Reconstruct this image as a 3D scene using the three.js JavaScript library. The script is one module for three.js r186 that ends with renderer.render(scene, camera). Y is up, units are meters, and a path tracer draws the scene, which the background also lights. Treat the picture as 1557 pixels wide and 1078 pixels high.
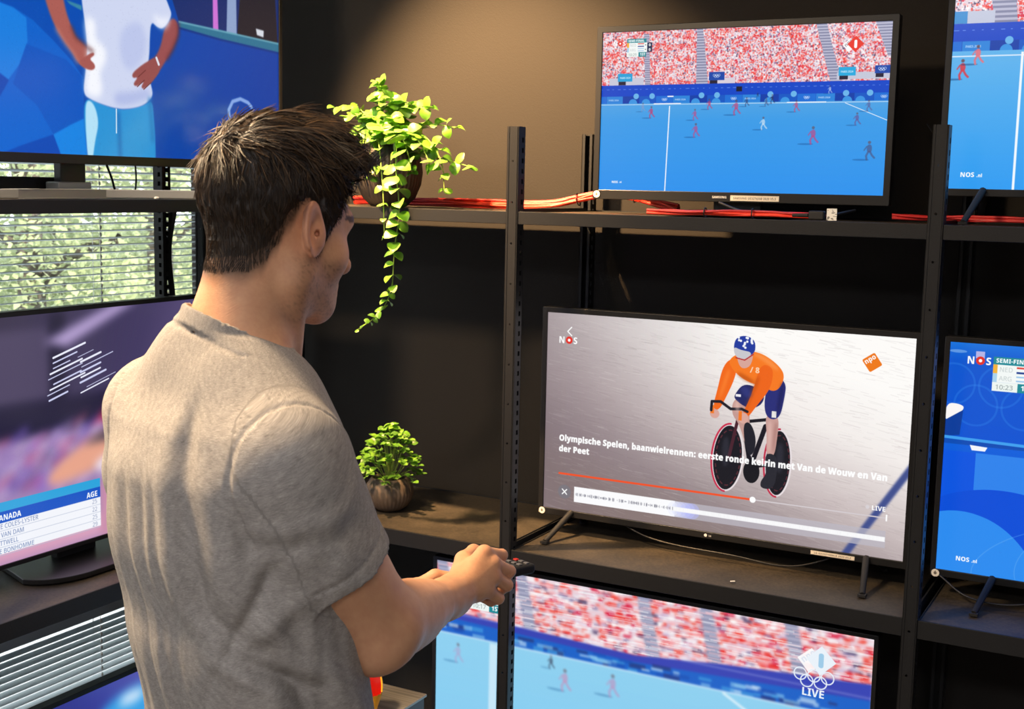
import * as THREE from 'three';
import { mergeGeometries, mergeVertices } from 'three/addons/utils/BufferGeometryUtils.js';
import { RoundedBoxGeometry } from 'three/addons/geometries/RoundedBoxGeometry.js';
import { RectAreaLightUniformsLib } from 'three/addons/lights/RectAreaLightUniformsLib.js';
import { createNoise3D } from 'simplex-noise';

RectAreaLightUniformsLib.init();
const R = Math.PI / 180, V3 = (x, y, z) => new THREE.Vector3(x, y, z);
function rng(seed) { let a = seed >>> 0; return () => { a = (a + 0x6d2b79f5) | 0; let t = Math.imul(a ^ (a >>> 15), 1 | a); t = (t + Math.imul(t ^ (t >>> 7), 61 | t)) ^ t; return ((t ^ (t >>> 14)) >>> 0) / 4294967296; }; }
const noise3 = createNoise3D(rng(11));

// ---------------------------------------------------------------- camera, sky, sun, large lights, exposure
const scene = new THREE.Scene();
const renderer = new THREE.WebGLRenderer({ antialias: true });
renderer.toneMapping = THREE.LinearToneMapping;
renderer.toneMappingExposure = 1.0;
renderer.shadowMap.enabled = true;
renderer.shadowMap.type = THREE.PCFSoftShadowMap;

const camera = new THREE.PerspectiveCamera(31.2, 1557 / 1078, 0.05, 200);
camera.position.set(0, 1.8, 0);
camera.rotation.order = 'YXZ';
camera.rotation.set(-7.565 * R, 28.203 * R, 1.189 * R);
camera.focus = 2.2; camera.userData.fStop = 11;
scene.add(camera);

scene.background = new THREE.Color().setRGB(3.2, 3.4, 3.6);        // bright hazy daylight sky

const sun = new THREE.DirectionalLight(0xfff1d8, 9);                // stands behind the building, lights the trees outside
sun.position.set(9, 14, 5); sun.target.position.set(-8, 0, -4);
sun.castShadow = true; sun.shadow.mapSize.set(2048, 2048);
Object.assign(sun.shadow.camera, { left: -20, right: 20, top: 20, bottom: -20, near: 1, far: 50 });
scene.add(sun, sun.target);

// ---------------------------------------------------------------- naming helpers
const taken = {};
function numbered(name) { const n = taken[name] = (taken[name] ?? -1) + 1; return n ? `${name}_${String(n).padStart(3, '0')}` : name; }
function shadow(o) { o.castShadow = o.receiveShadow = true; return o; }
function part(name, geo, material, parent, label) {
  const m = shadow(new THREE.Mesh(Array.isArray(geo) ? join(geo) : geo, material)); m.name = name; parent.add(m);
  if (label) m.userData.label = label;
  return m;
}
function thing(name, label, category, pos = [0, 0, 0], turn = 0, group) {
  const g = new THREE.Group(); g.name = numbered(name); g.position.set(...pos); g.rotation.y = turn; scene.add(g);
  g.userData.label = label; g.userData.category = category; if (group) g.userData.group = group;
  return g;
}
function single(name, geo, material, label, category, group) {
  const m = shadow(new THREE.Mesh(Array.isArray(geo) ? join(geo) : geo, material)); m.name = numbered(name); scene.add(m);
  m.userData.label = label; m.userData.category = category; if (group) m.userData.group = group;
  return m;
}
function structure(name, geo, material, label, category = 'room') {
  const m = shadow(new THREE.Mesh(Array.isArray(geo) ? join(geo) : geo, material)); m.name = name; scene.add(m);
  Object.assign(m.userData, { kind: 'structure', label, category });
  return m;
}
// ---------------------------------------------------------------- geometry helpers
function join(list) {
  const keep = list.map((g) => { const n = g.index ? g.toNonIndexed() : g.clone(); for (const k of Object.keys(n.attributes)) if (!['position', 'normal', 'uv'].includes(k)) n.deleteAttribute(k); return n; });
  return mergeGeometries(keep);
}
// a box between two corners, uv in metres
function bx(x0, x1, y0, y1, z0, z1, bevel = 0) {
  const w = x1 - x0, h = y1 - y0, d = z1 - z0;
  const g = bevel ? new RoundedBoxGeometry(w, h, d, 2, bevel) : new THREE.BoxGeometry(w, h, d);
  g.translate((x0 + x1) / 2, (y0 + y1) / 2, (z0 + z1) / 2);
  return boxUV(g);
}
function boxUV(g) {
  const p = g.attributes.position, n = g.attributes.normal, uv = new Float32Array(p.count * 2);
  for (let i = 0; i < p.count; i++) {
    const ax = Math.abs(n.getX(i)), ay = Math.abs(n.getY(i)), az = Math.abs(n.getZ(i));
    if (ax >= ay && ax >= az) { uv[2 * i] = p.getZ(i); uv[2 * i + 1] = p.getY(i); }
    else if (ay >= az) { uv[2 * i] = p.getX(i); uv[2 * i + 1] = p.getZ(i); }
    else { uv[2 * i] = p.getX(i); uv[2 * i + 1] = p.getY(i); }
  }
  g.setAttribute('uv', new THREE.BufferAttribute(uv, 2));
  return g;
}
function tube(points, r, seg = 40, sides = 8) { return new THREE.TubeGeometry(new THREE.CatmullRomCurve3(points.map((p) => (p.isVector3 ? p : V3(...p)))), seg, r, sides, false); }
function cyl(r0, r1, a, b, sides = 16) {   // a tapered rod from a to b
  const A = V3(...a), B = V3(...b), d = B.clone().sub(A), g = new THREE.CylinderGeometry(r1, r0, d.length(), sides);
  g.applyQuaternion(new THREE.Quaternion().setFromUnitVectors(V3(0, 1, 0), d.clone().normalize()));
  return g.translate(...A.add(B).multiplyScalar(0.5).toArray());
}
// ---------------------------------------------------------------- textures
function canvas(w, h, draw) {
  const c = document.createElement('canvas'); c.width = w; c.height = h;
  draw(c.getContext('2d'), w, h);
  const t = new THREE.CanvasTexture(c); t.colorSpace = THREE.SRGBColorSpace; t.magFilter = THREE.LinearFilter;
  return t;
}
// tileable noise texture: f(u, v) -> [r, g, b] 0..255
function texture(n, f, srgb = true, repeat = 1, m = n) {
  const d = new Uint8Array(n * m * 4);
  for (let y = 0; y < m; y++) for (let x = 0; x < n; x++) { const c = f(x / n, y / m), i = (y * n + x) * 4; for (let k = 0; k < 3; k++) d[i + k] = Math.max(0, Math.min(255, c[k])); d[i + 3] = 255; }
  const t = new THREE.DataTexture(d, n, m); t.wrapS = t.wrapT = THREE.RepeatWrapping; t.magFilter = THREE.LinearFilter; t.repeat.set(repeat, repeat); t.needsUpdate = true;
  if (srgb) t.colorSpace = THREE.SRGBColorSpace;
  return t;
}
const TAU = Math.PI * 2;
const ring = (u, v, f, s = 0) => noise3(Math.cos(u * TAU) * f / TAU + s, Math.sin(u * TAU) * f / TAU + Math.cos(v * TAU) * f / TAU, Math.sin(v * TAU) * f / TAU - s);
const grit = rng(5);
const speckle = texture(256, () => { const v = 128 + (grit() - 0.5) * 190; return [v, v, v]; }, false);
function rep(t, s) { const c = t.clone(); c.repeat.set(s, s); c.needsUpdate = true; return c; }

const std = (o) => new THREE.MeshStandardMaterial(o), phys = (o) => new THREE.MeshPhysicalMaterial(o);
const M = {
  wallDark: phys({ specularIntensity: 0.35, color: new THREE.Color().setRGB(0.0205, 0.0182, 0.0165), roughness: 0.85, bumpMap: rep(speckle, 3), bumpScale: 0.0005 }),
  wallLight: std({ color: new THREE.Color().setRGB(0.5, 0.48, 0.45), roughness: 0.9, bumpMap: rep(speckle, 3), bumpScale: 0.001 }),
  ceiling: std({ color: new THREE.Color().setRGB(0.4, 0.39, 0.37), roughness: 0.95 }),
  floor: std({ map: texture(256, (u, v) => { const k = 92 + 14 * ring(u, v, 12) + (grit() - 0.5) * 34; return [k, k, k * 1.02]; }), roughness: 0.9 }),
  rack: phys({ color: new THREE.Color().setRGB(0.013, 0.0135, 0.015), roughness: 0.46, bumpMap: rep(speckle, 6), bumpScale: 0.0003, specularIntensity: 0.4 }),
  shelf: std({ map: texture(256, (u, v) => { const k = 54 + 8 * ring(u, v, 9) + (grit() - 0.5) * 26; return [k, k * 0.88, k * 0.72]; }), roughness: 0.55 }),
  plastic: phys({ color: new THREE.Color().setRGB(0.011, 0.011, 0.012), roughness: 0.36, specularIntensity: 0.6 }),
  plasticMatte: phys({ color: new THREE.Color().setRGB(0.015, 0.015, 0.016), roughness: 0.6, specularIntensity: 0.6 }),
  grey: std({ color: 0x8d9094, roughness: 0.45, metalness: 0.2 }),
  frame: std({ color: new THREE.Color().setRGB(0.03, 0.045, 0.055), roughness: 0.5 }),
  slat: std({ color: new THREE.Color().setRGB(0.5, 0.57, 0.6), roughness: 0.5 }),
  white: std({ color: 0xe9e7e2, roughness: 0.6 }),
  cable: std({ color: 0x101012, roughness: 0.5 }),
  red: std({ color: 0xe2341c, roughness: 0.45 }),
  redDark: std({ color: 0xb81f1f, roughness: 0.45 }),
};
// ---------------------------------------------------------------- the room
structure('floor', bx(-2.68, 2.8, -0.1, 0, -3.26, 3.0), M.floor, 'grey speckled carpet floor of the room');
structure('ceiling', bx(-2.98, 3.0, 2.9, 3.1, -3.56, 3.2), M.ceiling, 'plain matt ceiling over the room');
structure('wall_back', bx(-2.98, 3.0, -0.1, 2.9, -3.46, -3.26), M.wallDark, 'dark painted wall behind the shelving with the lit patch', 'wall');
structure('wall_right', bx(2.8, 3.0, -0.1, 2.9, -3.26, 3.0), M.wallLight, 'pale wall on the far side of the room', 'wall');
structure('wall_front', bx(-2.98, 3.0, -0.1, 2.9, 3.0, 3.2), M.wallLight, 'pale wall opposite the televisions', 'wall');
// left wall with its window openings
const WX0 = -2.8, WX1 = -2.68, TR0 = 0.612, TR1 = 0.65;
structure('wall_left', [bx(WX0, WX1, -0.1, 0.1, -3.26, 3.0), bx(WX0, WX1, 2.6, 2.9, -3.26, 3.0), bx(WX0, WX1, 0.1, 2.6, -3.26, -3.22), bx(WX0, WX1, 0.1, 2.6, -0.35, 3.0)], M.wallDark, 'dark wall around the window on the left', 'wall');
function windowUnit(name, y0, y1, label) {
  const g = new THREE.Group(); g.name = name; Object.assign(g.userData, { kind: 'structure', label, category: 'window' }); scene.add(g);
  const f = 0.035, x0 = -2.77, x1 = -2.72, z0 = -3.22, z1 = -0.35;
  part('window_frame', [bx(x0, x1, y0, y0 + f, z0, z1), bx(x0, x1, y1 - f, y1, z0, z1), bx(x0, x1, y0, y1, z0, z0 + f), bx(x0, x1, y0, y1, z1 - f, z1), bx(x0, x1, y0, y1, -1.78, -1.73)], M.frame, g);
  const glass = phys({ color: 0xffffff, roughness: 0, transmission: 1, thickness: 0, ior: 1.45 });
  part('pane', bx(-2.747, -2.743, y0 + f, y1 - f, z0 + f, -1.78), glass, g);
  part('pane', bx(-2.747, -2.743, y0 + f, y1 - f, -1.73, z1 - f), glass, g);
  return g;
}
windowUnit('window_1', TR1, 2.6, 'tall upper window pane behind the blind, trees outside');
windowUnit('window_2', 0.1, TR0, 'low window pane under the dark transom bar');
structure('trim_1', bx(-2.78, -2.655, TR0, TR1, -3.22, -0.35), M.frame, 'dark blue transom bar between the two blinds', 'window trim');

// venetian blinds: every slat is a part
function blind(name, label, y0, y1, tilt, cords) {
  const z0 = -3.21, z1 = -0.36, g = thing(name, label, 'blind', [-2.645, y0, (z0 + z1) / 2]), len = z1 - z0;
  const arc = new THREE.Shape(); const n = 6, w = 0.0125;
  for (let i = 0; i <= n; i++) { const t = -1 + 2 * i / n; arc.lineTo(t * w, 0.0016 * (1 - t * t)); }
  for (let i = n; i >= 0; i--) { const t = -1 + 2 * i / n; arc.lineTo(t * w, 0.0016 * (1 - t * t) - 0.0006); }
  const geo = new THREE.ExtrudeGeometry(arc, { depth: len, bevelEnabled: false }); geo.translate(0, 0, -len / 2);
  const H = y1 - y0;
  part('headrail', bx(-0.014, 0.014, H - 0.03, H, -len / 2, len / 2), M.slat, g);
  part('bottom_rail', bx(-0.011, 0.011, 0.004, 0.016, -len / 2, len / 2), M.slat, g);
  for (let y = 0.03; y < H - 0.035; y += 0.0198) { const s = part('slat', geo, M.slat, g); s.position.y = y; s.rotation.z = tilt; }
  for (const z of cords) {
    part('ladder_cord', [cyl(0.0008, 0.0008, [0.0145, 0.01, z], [0.0145, H - 0.02, z], 6), cyl(0.0008, 0.0008, [-0.0145, 0.01, z], [-0.0145, H - 0.02, z], 6)], M.white, g);
    const beads = []; for (let y = 0.02; y < H - 0.03; y += 0.0198) beads.push(new THREE.SphereGeometry(0.0034, 6, 5).scale(1, 1.8, 1).translate(0.0165, y, z));
    part('cord_knots', beads, M.white, g);
  }
}
const blindMid = (-3.21 - 0.36) / 2;
blind('venetian_blind', 'open grey venetian blind hanging before the trees, above the transom bar', TR1 + 0.005, 2.59, 13 * R, [-2.52 - blindMid, -1.2 - blindMid]);
blind('venetian_blind', 'nearly closed blue-grey venetian blind below the transom bar', 0.11, TR0 - 0.004, -10 * R, [-2.49 - blindMid, -1.2 - blindMid]);

// ---------------------------------------------------------------- lamps of the room (all above or behind the camera)
function panelLamp(x, z, label, w = 1.2, h = 0.6, power = 17, col = [0.96, 0.96, 1], group = 'flat ceiling light panels behind the viewer') {
  const g = thing('ceiling_panel', label, 'ceiling lamp', [x, 2.9, z], 0, group);
  part('frame', [bx(-w / 2 - 0.02, w / 2 + 0.02, -0.025, 0, -h / 2 - 0.02, -h / 2), bx(-w / 2 - 0.02, w / 2 + 0.02, -0.025, 0, h / 2, h / 2 + 0.02), bx(-w / 2 - 0.02, -w / 2, -0.025, 0, -h / 2, h / 2), bx(w / 2, w / 2 + 0.02, -0.025, 0, -h / 2, h / 2)], M.white, g);
  part('diffuser', bx(-w / 2, w / 2, -0.012, 0, -h / 2, h / 2), std({ color: 0xffffff, emissive: new THREE.Color().setRGB(...col), emissiveIntensity: 2 }), g);
  const l = new THREE.RectAreaLight(new THREE.Color().setRGB(...col), power, w, h); l.position.set(0, -0.03, 0); l.rotation.x = -Math.PI / 2; g.add(l);
}
panelLamp(-1.3, 1.1, 'white rectangular ceiling light panel behind the viewer'); panelLamp(0.9, 1.1, 'white rectangular ceiling light panel behind the viewer');
function spotLamp(x, y, z, tx, ty, tz, power, angle, label, col = [1, 0.7, 0.36], soft = 1) {
  const g = thing('ceiling_spotlight', label, 'spotlight', [x, y, z], 0, 'warm spotlights on the ceiling');
  const dir = V3(tx - x, ty - y, tz - z).normalize(), q = new THREE.Quaternion().setFromUnitVectors(V3(0, -1, 0), dir);
  const can = new THREE.LatheGeometry([[0.001, 0.11], [0.03, 0.11], [0.042, 0.1], [0.045, 0.0], [0.04, 0.0], [0.038, 0.06], [0.001, 0.07]].map((p) => new THREE.Vector2(...p)), 28);
  part('can', can.applyQuaternion(q), M.white, g);
  part('arm', cyl(0.008, 0.008, [0, 0.05, 0], [0, 2.9 - y, 0], 10), M.white, g);
  part('ceiling_plate', cyl(0.05, 0.05, [0, 2.9 - y - 0.015, 0], [0, 2.9 - y, 0], 20), M.white, g);
  part('lamp_glass', new THREE.CylinderGeometry(0.034, 0.034, 0.004, 24).applyQuaternion(q).translate(...dir.clone().multiplyScalar(-0.03).toArray()), std({ color: 0xffffff, emissive: new THREE.Color().setRGB(...col), emissiveIntensity: 6 }), g);
  const s = new THREE.SpotLight(new THREE.Color().setRGB(...col), power, 0, angle, 0.55, 2); s.position.copy(dir.clone().multiplyScalar(0.01)); s.target.position.copy(dir);
  s.castShadow = true; s.shadow.mapSize.set(1024, 1024); s.shadow.radius = soft; g.add(s, s.target);
}
spotLamp(-2.0, 2.78, -2.35, -1.74, 1.75, -3.2, 72, 34 * R, 'warm spotlight aimed over the trailing plant at the back wall', [1, 0.61, 0.28], 1.5);
panelLamp(-1.98, -1.0, 'square warm ceiling light above the left rack and the man', 0.34, 0.34, 320, [1, 0.74, 0.46], 'square warm ceiling lights');
panelLamp(-0.5, -1.7, 'square warm ceiling light before the middle of the long rack', 0.4, 0.4, 12, [1, 0.74, 0.46], 'square warm ceiling lights');

// ---------------------------------------------------------------- outside: lawn and trees
function tree(x, z, h, r, seed, label) {
  const g = thing('garden_tree', label, 'tree', [x, x > -8.5 ? -0.06 : -0.1, z], 0, 'trees outside the window'), rnd = rng(seed);
  const bark = std({ color: new THREE.Color().setRGB(0.1, 0.085, 0.07), roughness: 0.95 });
  const wood = [tube([[0, 0, 0], [0.06, h * 0.3, 0.04], [-0.03, h * 0.6, 0], [0.02, h * 0.9, 0.05]], 0.13 * r / 1.6, 16, 10)];
  for (let i = 0; i < 9; i++) { const a = i * 2.4, y = h * (0.3 + 0.06 * i), L = r * 0.75; wood.push(tube([[0, y, 0], [Math.cos(a) * L * 0.5, y + L * 0.35, Math.sin(a) * L * 0.5], [Math.cos(a) * L, y + L * 0.5, Math.sin(a) * L]], 0.035, 6, 6)); }
  part('trunk', wood, bark, g);
  const pos = [], nor = [], col = [];
  const A = V3(), B = V3(), N = V3();
  for (let i = 0; i < (x > -11 ? 26000 : 14000); i++) {
    const a = rnd() * TAU, c = rnd() * 2 - 1, s = Math.sqrt(1 - c * c), k = 0.35 + 0.65 * Math.cbrt(rnd());
    const P = V3(Math.cos(a) * s * r * k, h * 0.62 + c * h * 0.52 * k, Math.sin(a) * s * r * k);
    if (noise3(P.x * 1.1 + seed, P.y * 1.1, P.z * 1.1) < -0.28) continue;
    N.set(rnd() - 0.5, rnd() * 0.9, rnd() - 0.5).normalize(); A.set(rnd() - 0.5, rnd() - 0.5, rnd() - 0.5).cross(N).normalize(); B.crossVectors(N, A);
    const L = 0.02 + 0.02 * rnd(), W = L * 0.55, q = [[-L, 0], [0, -W], [L, 0], [0, W]].map(([u, v]) => V3().addScaledVector(A, u).addScaledVector(B, v).add(P));
    const t = rnd(), cc = [0.28 + 0.2 * t, 0.35 + 0.2 * t, 0.19 + 0.12 * t];
    for (const j of [0, 1, 2, 0, 2, 3]) { pos.push(q[j].x, q[j].y, q[j].z); nor.push(N.x, N.y, N.z); col.push(...cc); }
  }
  const geo = new THREE.BufferGeometry(); geo.setAttribute('position', new THREE.Float32BufferAttribute(pos, 3)); geo.setAttribute('normal', new THREE.Float32BufferAttribute(nor, 3)); geo.setAttribute('color', new THREE.Float32BufferAttribute(col, 3));
  const f = part('foliage', geo, phys({ vertexColors: true, roughness: 0.9, transmission: 0.35, thickness: 0, side: THREE.DoubleSide }), g); f.userData.kind = 'stuff';
}
single('terrace', bx(-8.5, -3.0, -0.1, -0.06, -16, 8), std({ map: texture(128, (u, v) => { const k = 190 + 14 * ring(u, v, 8) + (grit() - 0.5) * 24; return [k, k, k * 0.99]; }), roughness: 0.95 }), 'pale paved terrace outside along the window wall', 'terrace').userData.kind = 'structure';
const lawn = single('lawn', bx(-40, -3.0, -0.3, -0.1, -40, 20), std({ map: texture(128, (u, v) => { const k = 0.7 + 0.3 * ring(u, v, 10) + (grit() - 0.5) * 0.4; return [84 * k, 104 * k, 48 * k]; }), roughness: 1 }), 'green lawn outside under the trees', 'lawn');
lawn.userData.kind = 'structure';
[[-6.0, -5.2, 3.9, 0.95, 1, 'slim leafy tree outside, first one behind the open blind'], [-7.3, -7.6, 4.2, 1.25, 2, 'leafy tree outside beyond the slim tree, toward the room corner'], [-10.2, -9.2, 5.2, 1.5, 3, 'rounded leafy tree halfway across the lawn'], [-9.6, -12.6, 5.4, 1.7, 4, 'broad leafy tree at the corner side of the lawn'], [-14.2, -12.4, 6.6, 2.2, 5, 'largest tree at the far end of the lawn'], [-14.2, -7.4, 6.0, 1.9, 6, 'far tree across the lawn opposite the window middle']].forEach((a) => tree(...a));
// ---------------------------------------------------------------- shelving racks
// one slotted upright: folded sheet with round holes in its face and slots in its side
const postCache = {};
function postGeometry(h) {
  if (postCache[h]) return postCache[h];
  const w = 0.032, d = 0.034, t = 0.0018;
  const face = new THREE.Shape([[0, 0], [w, 0], [w, h], [0, h]].map((p) => new THREE.Vector2(...p)));
  for (let y = 0.06; y < h - 0.02; y += 0.1) { const c = new THREE.Path(); c.absarc(w * 0.5, y, 0.003, 0, TAU, true); face.holes.push(c); }
  const side = new THREE.Shape([[0, 0], [d, 0], [d, h], [0, h]].map((p) => new THREE.Vector2(...p)));
  for (let y = 0.03; y < h - 0.02; y += 0.025) side.holes.push(new THREE.Path([[d * 0.5, y], [d * 0.5, y + 0.012], [d * 0.78, y + 0.012], [d * 0.78, y]].map((p) => new THREE.Vector2(...p))));
  const ex = (s) => new THREE.ExtrudeGeometry(s, { depth: t, bevelEnabled: false, curveSegments: 4 });
  const g = [ex(face).translate(0, 0, -t)];
  const rib = (x) => bx(x - 0.0012, x + 0.0012, 0, h, 0, 0.0012);
  g.push(rib(0.0045), rib(w - 0.0045));
  for (const x of [t, w]) g.push(ex(side).rotateY(Math.PI / 2).translate(x - t, 0, 0));
  g.push(bx(0, 0.009, 0, h, -d, -d + t), bx(w - 0.009, w, 0, h, -d, -d + t));
  g.push(bx(0.002, w - 0.002, h - 0.004, h - 0.002, -d + 0.002, -0.002));
  return postCache[h] = join(g);
}
// posts: [x, z, top]; shelves: [x0, x1, y, lip]. Local frame: front at z = 0, depth towards -z.
function rack(name, label, pos, turn, posts, shelves, depth, braces = []) {
  const g = thing(name, label, 'shelving', pos, turn);
  for (const [x, h] of posts) {
    const f = part('front_post', postGeometry(h), M.rack, g); f.position.set(x, 0, 0);
    const r = part('rear_post', postGeometry(h), M.rack, g); r.rotation.y = Math.PI; r.position.set(x + 0.032, 0, -depth);
  }
  for (const [x0, x1, y, lip] of shelves) {
    const s = part('shelf', bx(x0 + 0.002, x1 - 0.002, y - 0.018, y - 0.003, -depth + 0.003, -0.006), M.shelf, g);
    part('front_lip', [bx(x0, x1, y - lip, y, -0.005, -0.002, 0.0012), bx(x0, x1, y - lip, y - lip + 0.003, -0.02, -0.004), bx(x0, x1, y - 0.003, y, -0.0075, -0.003)], M.rack, s);
    part('rear_lip', bx(x0, x1, y - lip, y, -depth + 0.001, -depth + 0.004), M.rack, s);
    part('side_lip', bx(x0 + 0.0005, x0 + 0.003, y - lip, y, -depth + 0.004, -0.005), M.rack, s);
    part('side_lip', bx(x1 - 0.003, x1 - 0.0005, y - lip, y, -depth + 0.004, -0.005), M.rack, s);
  }
  for (const b of braces) part('side_brace', b, M.rack, g);
  return g;
}
const YS = 1.738, YL = 0.887;       // the two shelf levels in view
const P0 = -2.5, P1 = -1.5, P2 = -0.5, P3 = 0.5, W = 0.032;
rack('shelving_rack', 'long black slotted metal shelving rack along the back wall', [0, 0, -2.75], 0, [[P0, 1.943], [P1, 1.943], [P2, 1.943], [P3, 1.943]],
  [[P0 + W, P1, YS, 0.031], [P1 + W, P2, YS, 0.031], [P2 + W, P3, YS, 0.031], [P0 + W, P1, YL, 0.041], [P1 + W, P2, YL, 0.041], [P2 + W, P3, YL, 0.041], [P0 + W, P1, 0.1, 0.041], [P1 + W, P2, 0.1, 0.041], [P2 + W, P3, 0.1, 0.041]], 0.46,
  [P1 + 0.016, P2 + 0.016].flatMap((x) => [bx(x - 0.002, x + 0.002, YL - 0.03, YL + 0.006, -0.43, -0.03), bx(x - 0.002, x + 0.002, YS - 0.026, YS + 0.006, -0.43, -0.03)]));
// the left rack: local x runs along the window towards the viewer, its front faces +x of the room
rack('shelving_rack', 'black slotted metal shelving rack in front of the window', [-2.1, 0, -1.7], Math.PI / 2, [[-0.05, 1.943], [0.95, 1.943], [-0.98, 1.943]],
  [[-0.018, 0.95, 1.752, 0.029], [-0.948, -0.05, 1.752, 0.029], [-0.018, 0.95, 0.885, 0.041], [-0.948, -0.05, 0.885, 0.041], [-0.018, 0.95, 0.03, 0.029], [-0.948, -0.05, 0.03, 0.029]], 0.46);
// ---------------------------------------------------------------- pictures shown on the screens
const F = (px, bold = true) => `${bold ? 'bold ' : ''}${px}px sans-serif`;
function poly(c, pts, fill) { c.beginPath(); pts.forEach(([x, y], i) => (i ? c.lineTo(x, y) : c.moveTo(x, y))); c.closePath(); c.fillStyle = fill; c.fill(); }
function blob(c, pts, fill) {   // smooth closed outline
  c.beginPath(); const n = pts.length, mid = (a, b) => [(a[0] + b[0]) / 2, (a[1] + b[1]) / 2];
  c.moveTo(...mid(pts[n - 1], pts[0])); for (let i = 0; i < n; i++) c.quadraticCurveTo(...pts[i], ...mid(pts[i], pts[(i + 1) % n])); c.closePath(); c.fillStyle = fill; c.fill();
}
function stroke(c, pts, w, col) { c.beginPath(); pts.forEach(([x, y], i) => (i ? c.lineTo(x, y) : c.moveTo(x, y))); c.lineWidth = w; c.strokeStyle = col; c.lineCap = c.lineJoin = 'round'; c.stroke(); }
function rect(c, x, y, w, h, f) { c.fillStyle = f; c.fillRect(x, y, w, h); }
function disc(c, x, y, r, f, ry = r) { c.beginPath(); c.ellipse(x, y, r, ry, 0, 0, TAU); c.fillStyle = f; c.fill(); }
function write(c, s, x, y, px, col, align = 'left', bold = true, width) { c.font = F(px, bold); c.textAlign = align; c.textBaseline = 'alphabetic'; c.fillStyle = col; width ? c.fillText(s, x, y, width) : c.fillText(s, x, y); }
function nosLogo(c, x, y, h, col = '#fff') {   // cap height h, baseline y
  write(c, 'N', x, y, h * 1.36, col); disc(c, x + h * 1.72, y - h * 0.5, h * 0.56, '#e23227'); disc(c, x + h * 1.72, y - h * 0.5, h * 0.22, col === '#fff' ? '#fff' : '#1d50c8'); write(c, 'S', x + h * 2.38, y, h * 1.36, col);
}
function rings(c, x, y, r, col, lw) { for (const [dx, dy] of [[-2.2, 0], [0, 0], [2.2, 0], [-1.1, 1], [1.1, 1]]) { c.beginPath(); c.arc(x + dx * r, y + dy * r, r, 0, TAU); c.strokeStyle = col; c.lineWidth = lw; c.stroke(); } }
function crowd(c, x0, y0, x1, y1, size, seed, streak = 1) {
  const r = rng(seed), pal = ['#f4ecf0', '#ffffff', '#f3d7de', '#e8332f', '#f04a3e', '#f4706c', '#d92a4a', '#f7a9ac', '#c9b8d8', '#8a7fa8', '#4a3d63', '#f2e3e6', '#ee5a4c', '#e9dfee', '#f8f4f7'];
  rect(c, x0, y0, x1 - x0, y1 - y0, '#e6d3dd');
  const n = ((x1 - x0) * (y1 - y0)) / (size * size * streak) * 1.5;
  for (let i = 0; i < n; i++) {
    const x = x0 + r() * (x1 - x0), y = y0 + r() * (y1 - y0), red = noise3(x / (size * 14), y / (size * 8), seed) > 0.32 && r() < 0.75;
    c.fillStyle = red ? pal[3 + Math.floor(r() * 5)] : pal[Math.floor(r() * pal.length)];
    c.globalAlpha = 0.85; c.fillRect(x, y, size * (0.5 + r()) * streak, size * (0.6 + r() * 0.9)); c.globalAlpha = 1;
  }
}
function aisle(c, xt0, xt1, xb0, xb1, y0, y1, step) {
  for (let y = y0, k = 0; y < y1; y += step, k++) { const t = (y - y0) / (y1 - y0), a = xt0 + (xb0 - xt0) * t, b = xt1 + (xb1 - xt1) * t; rect(c, a, y, b - a, step, k % 2 ? '#b9b9d0' : '#8486a4'); }
}
function player(c, x, y, h, col, blur = 0.62) {   // feet at y
  c.globalAlpha = blur; soft(c, 0.8); h *= 0.9; const w = h * 0.13;
  disc(c, x - h * 0.42, y + 1, h * 0.45, 'rgba(10,60,120,.55)', h * 0.05);
  blob(c, [[x - w, y - h * 0.8], [x + w, y - h * 0.82], [x + w * 1.2, y - h * 0.4], [x - w * 0.9, y - h * 0.38]], col);
  stroke(c, [[x - w * 0.3, y - h * 0.42], [x - w * 1.1, y - h * 0.2], [x - w * 0.8, y]], w * 0.8, col); stroke(c, [[x + w * 0.4, y - h * 0.42], [x + w * 1.3, y - h * 0.22], [x + w * 2.2, y - h * 0.1]], w * 0.8, col);
  stroke(c, [[x - w, y - h * 0.7], [x - w * 2, y - h * 0.5]], w * 0.5, col);
  disc(c, x, y - h * 0.92, h * 0.085, '#6b4a52'); c.globalAlpha = 1; soft(c, 0);
}
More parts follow.
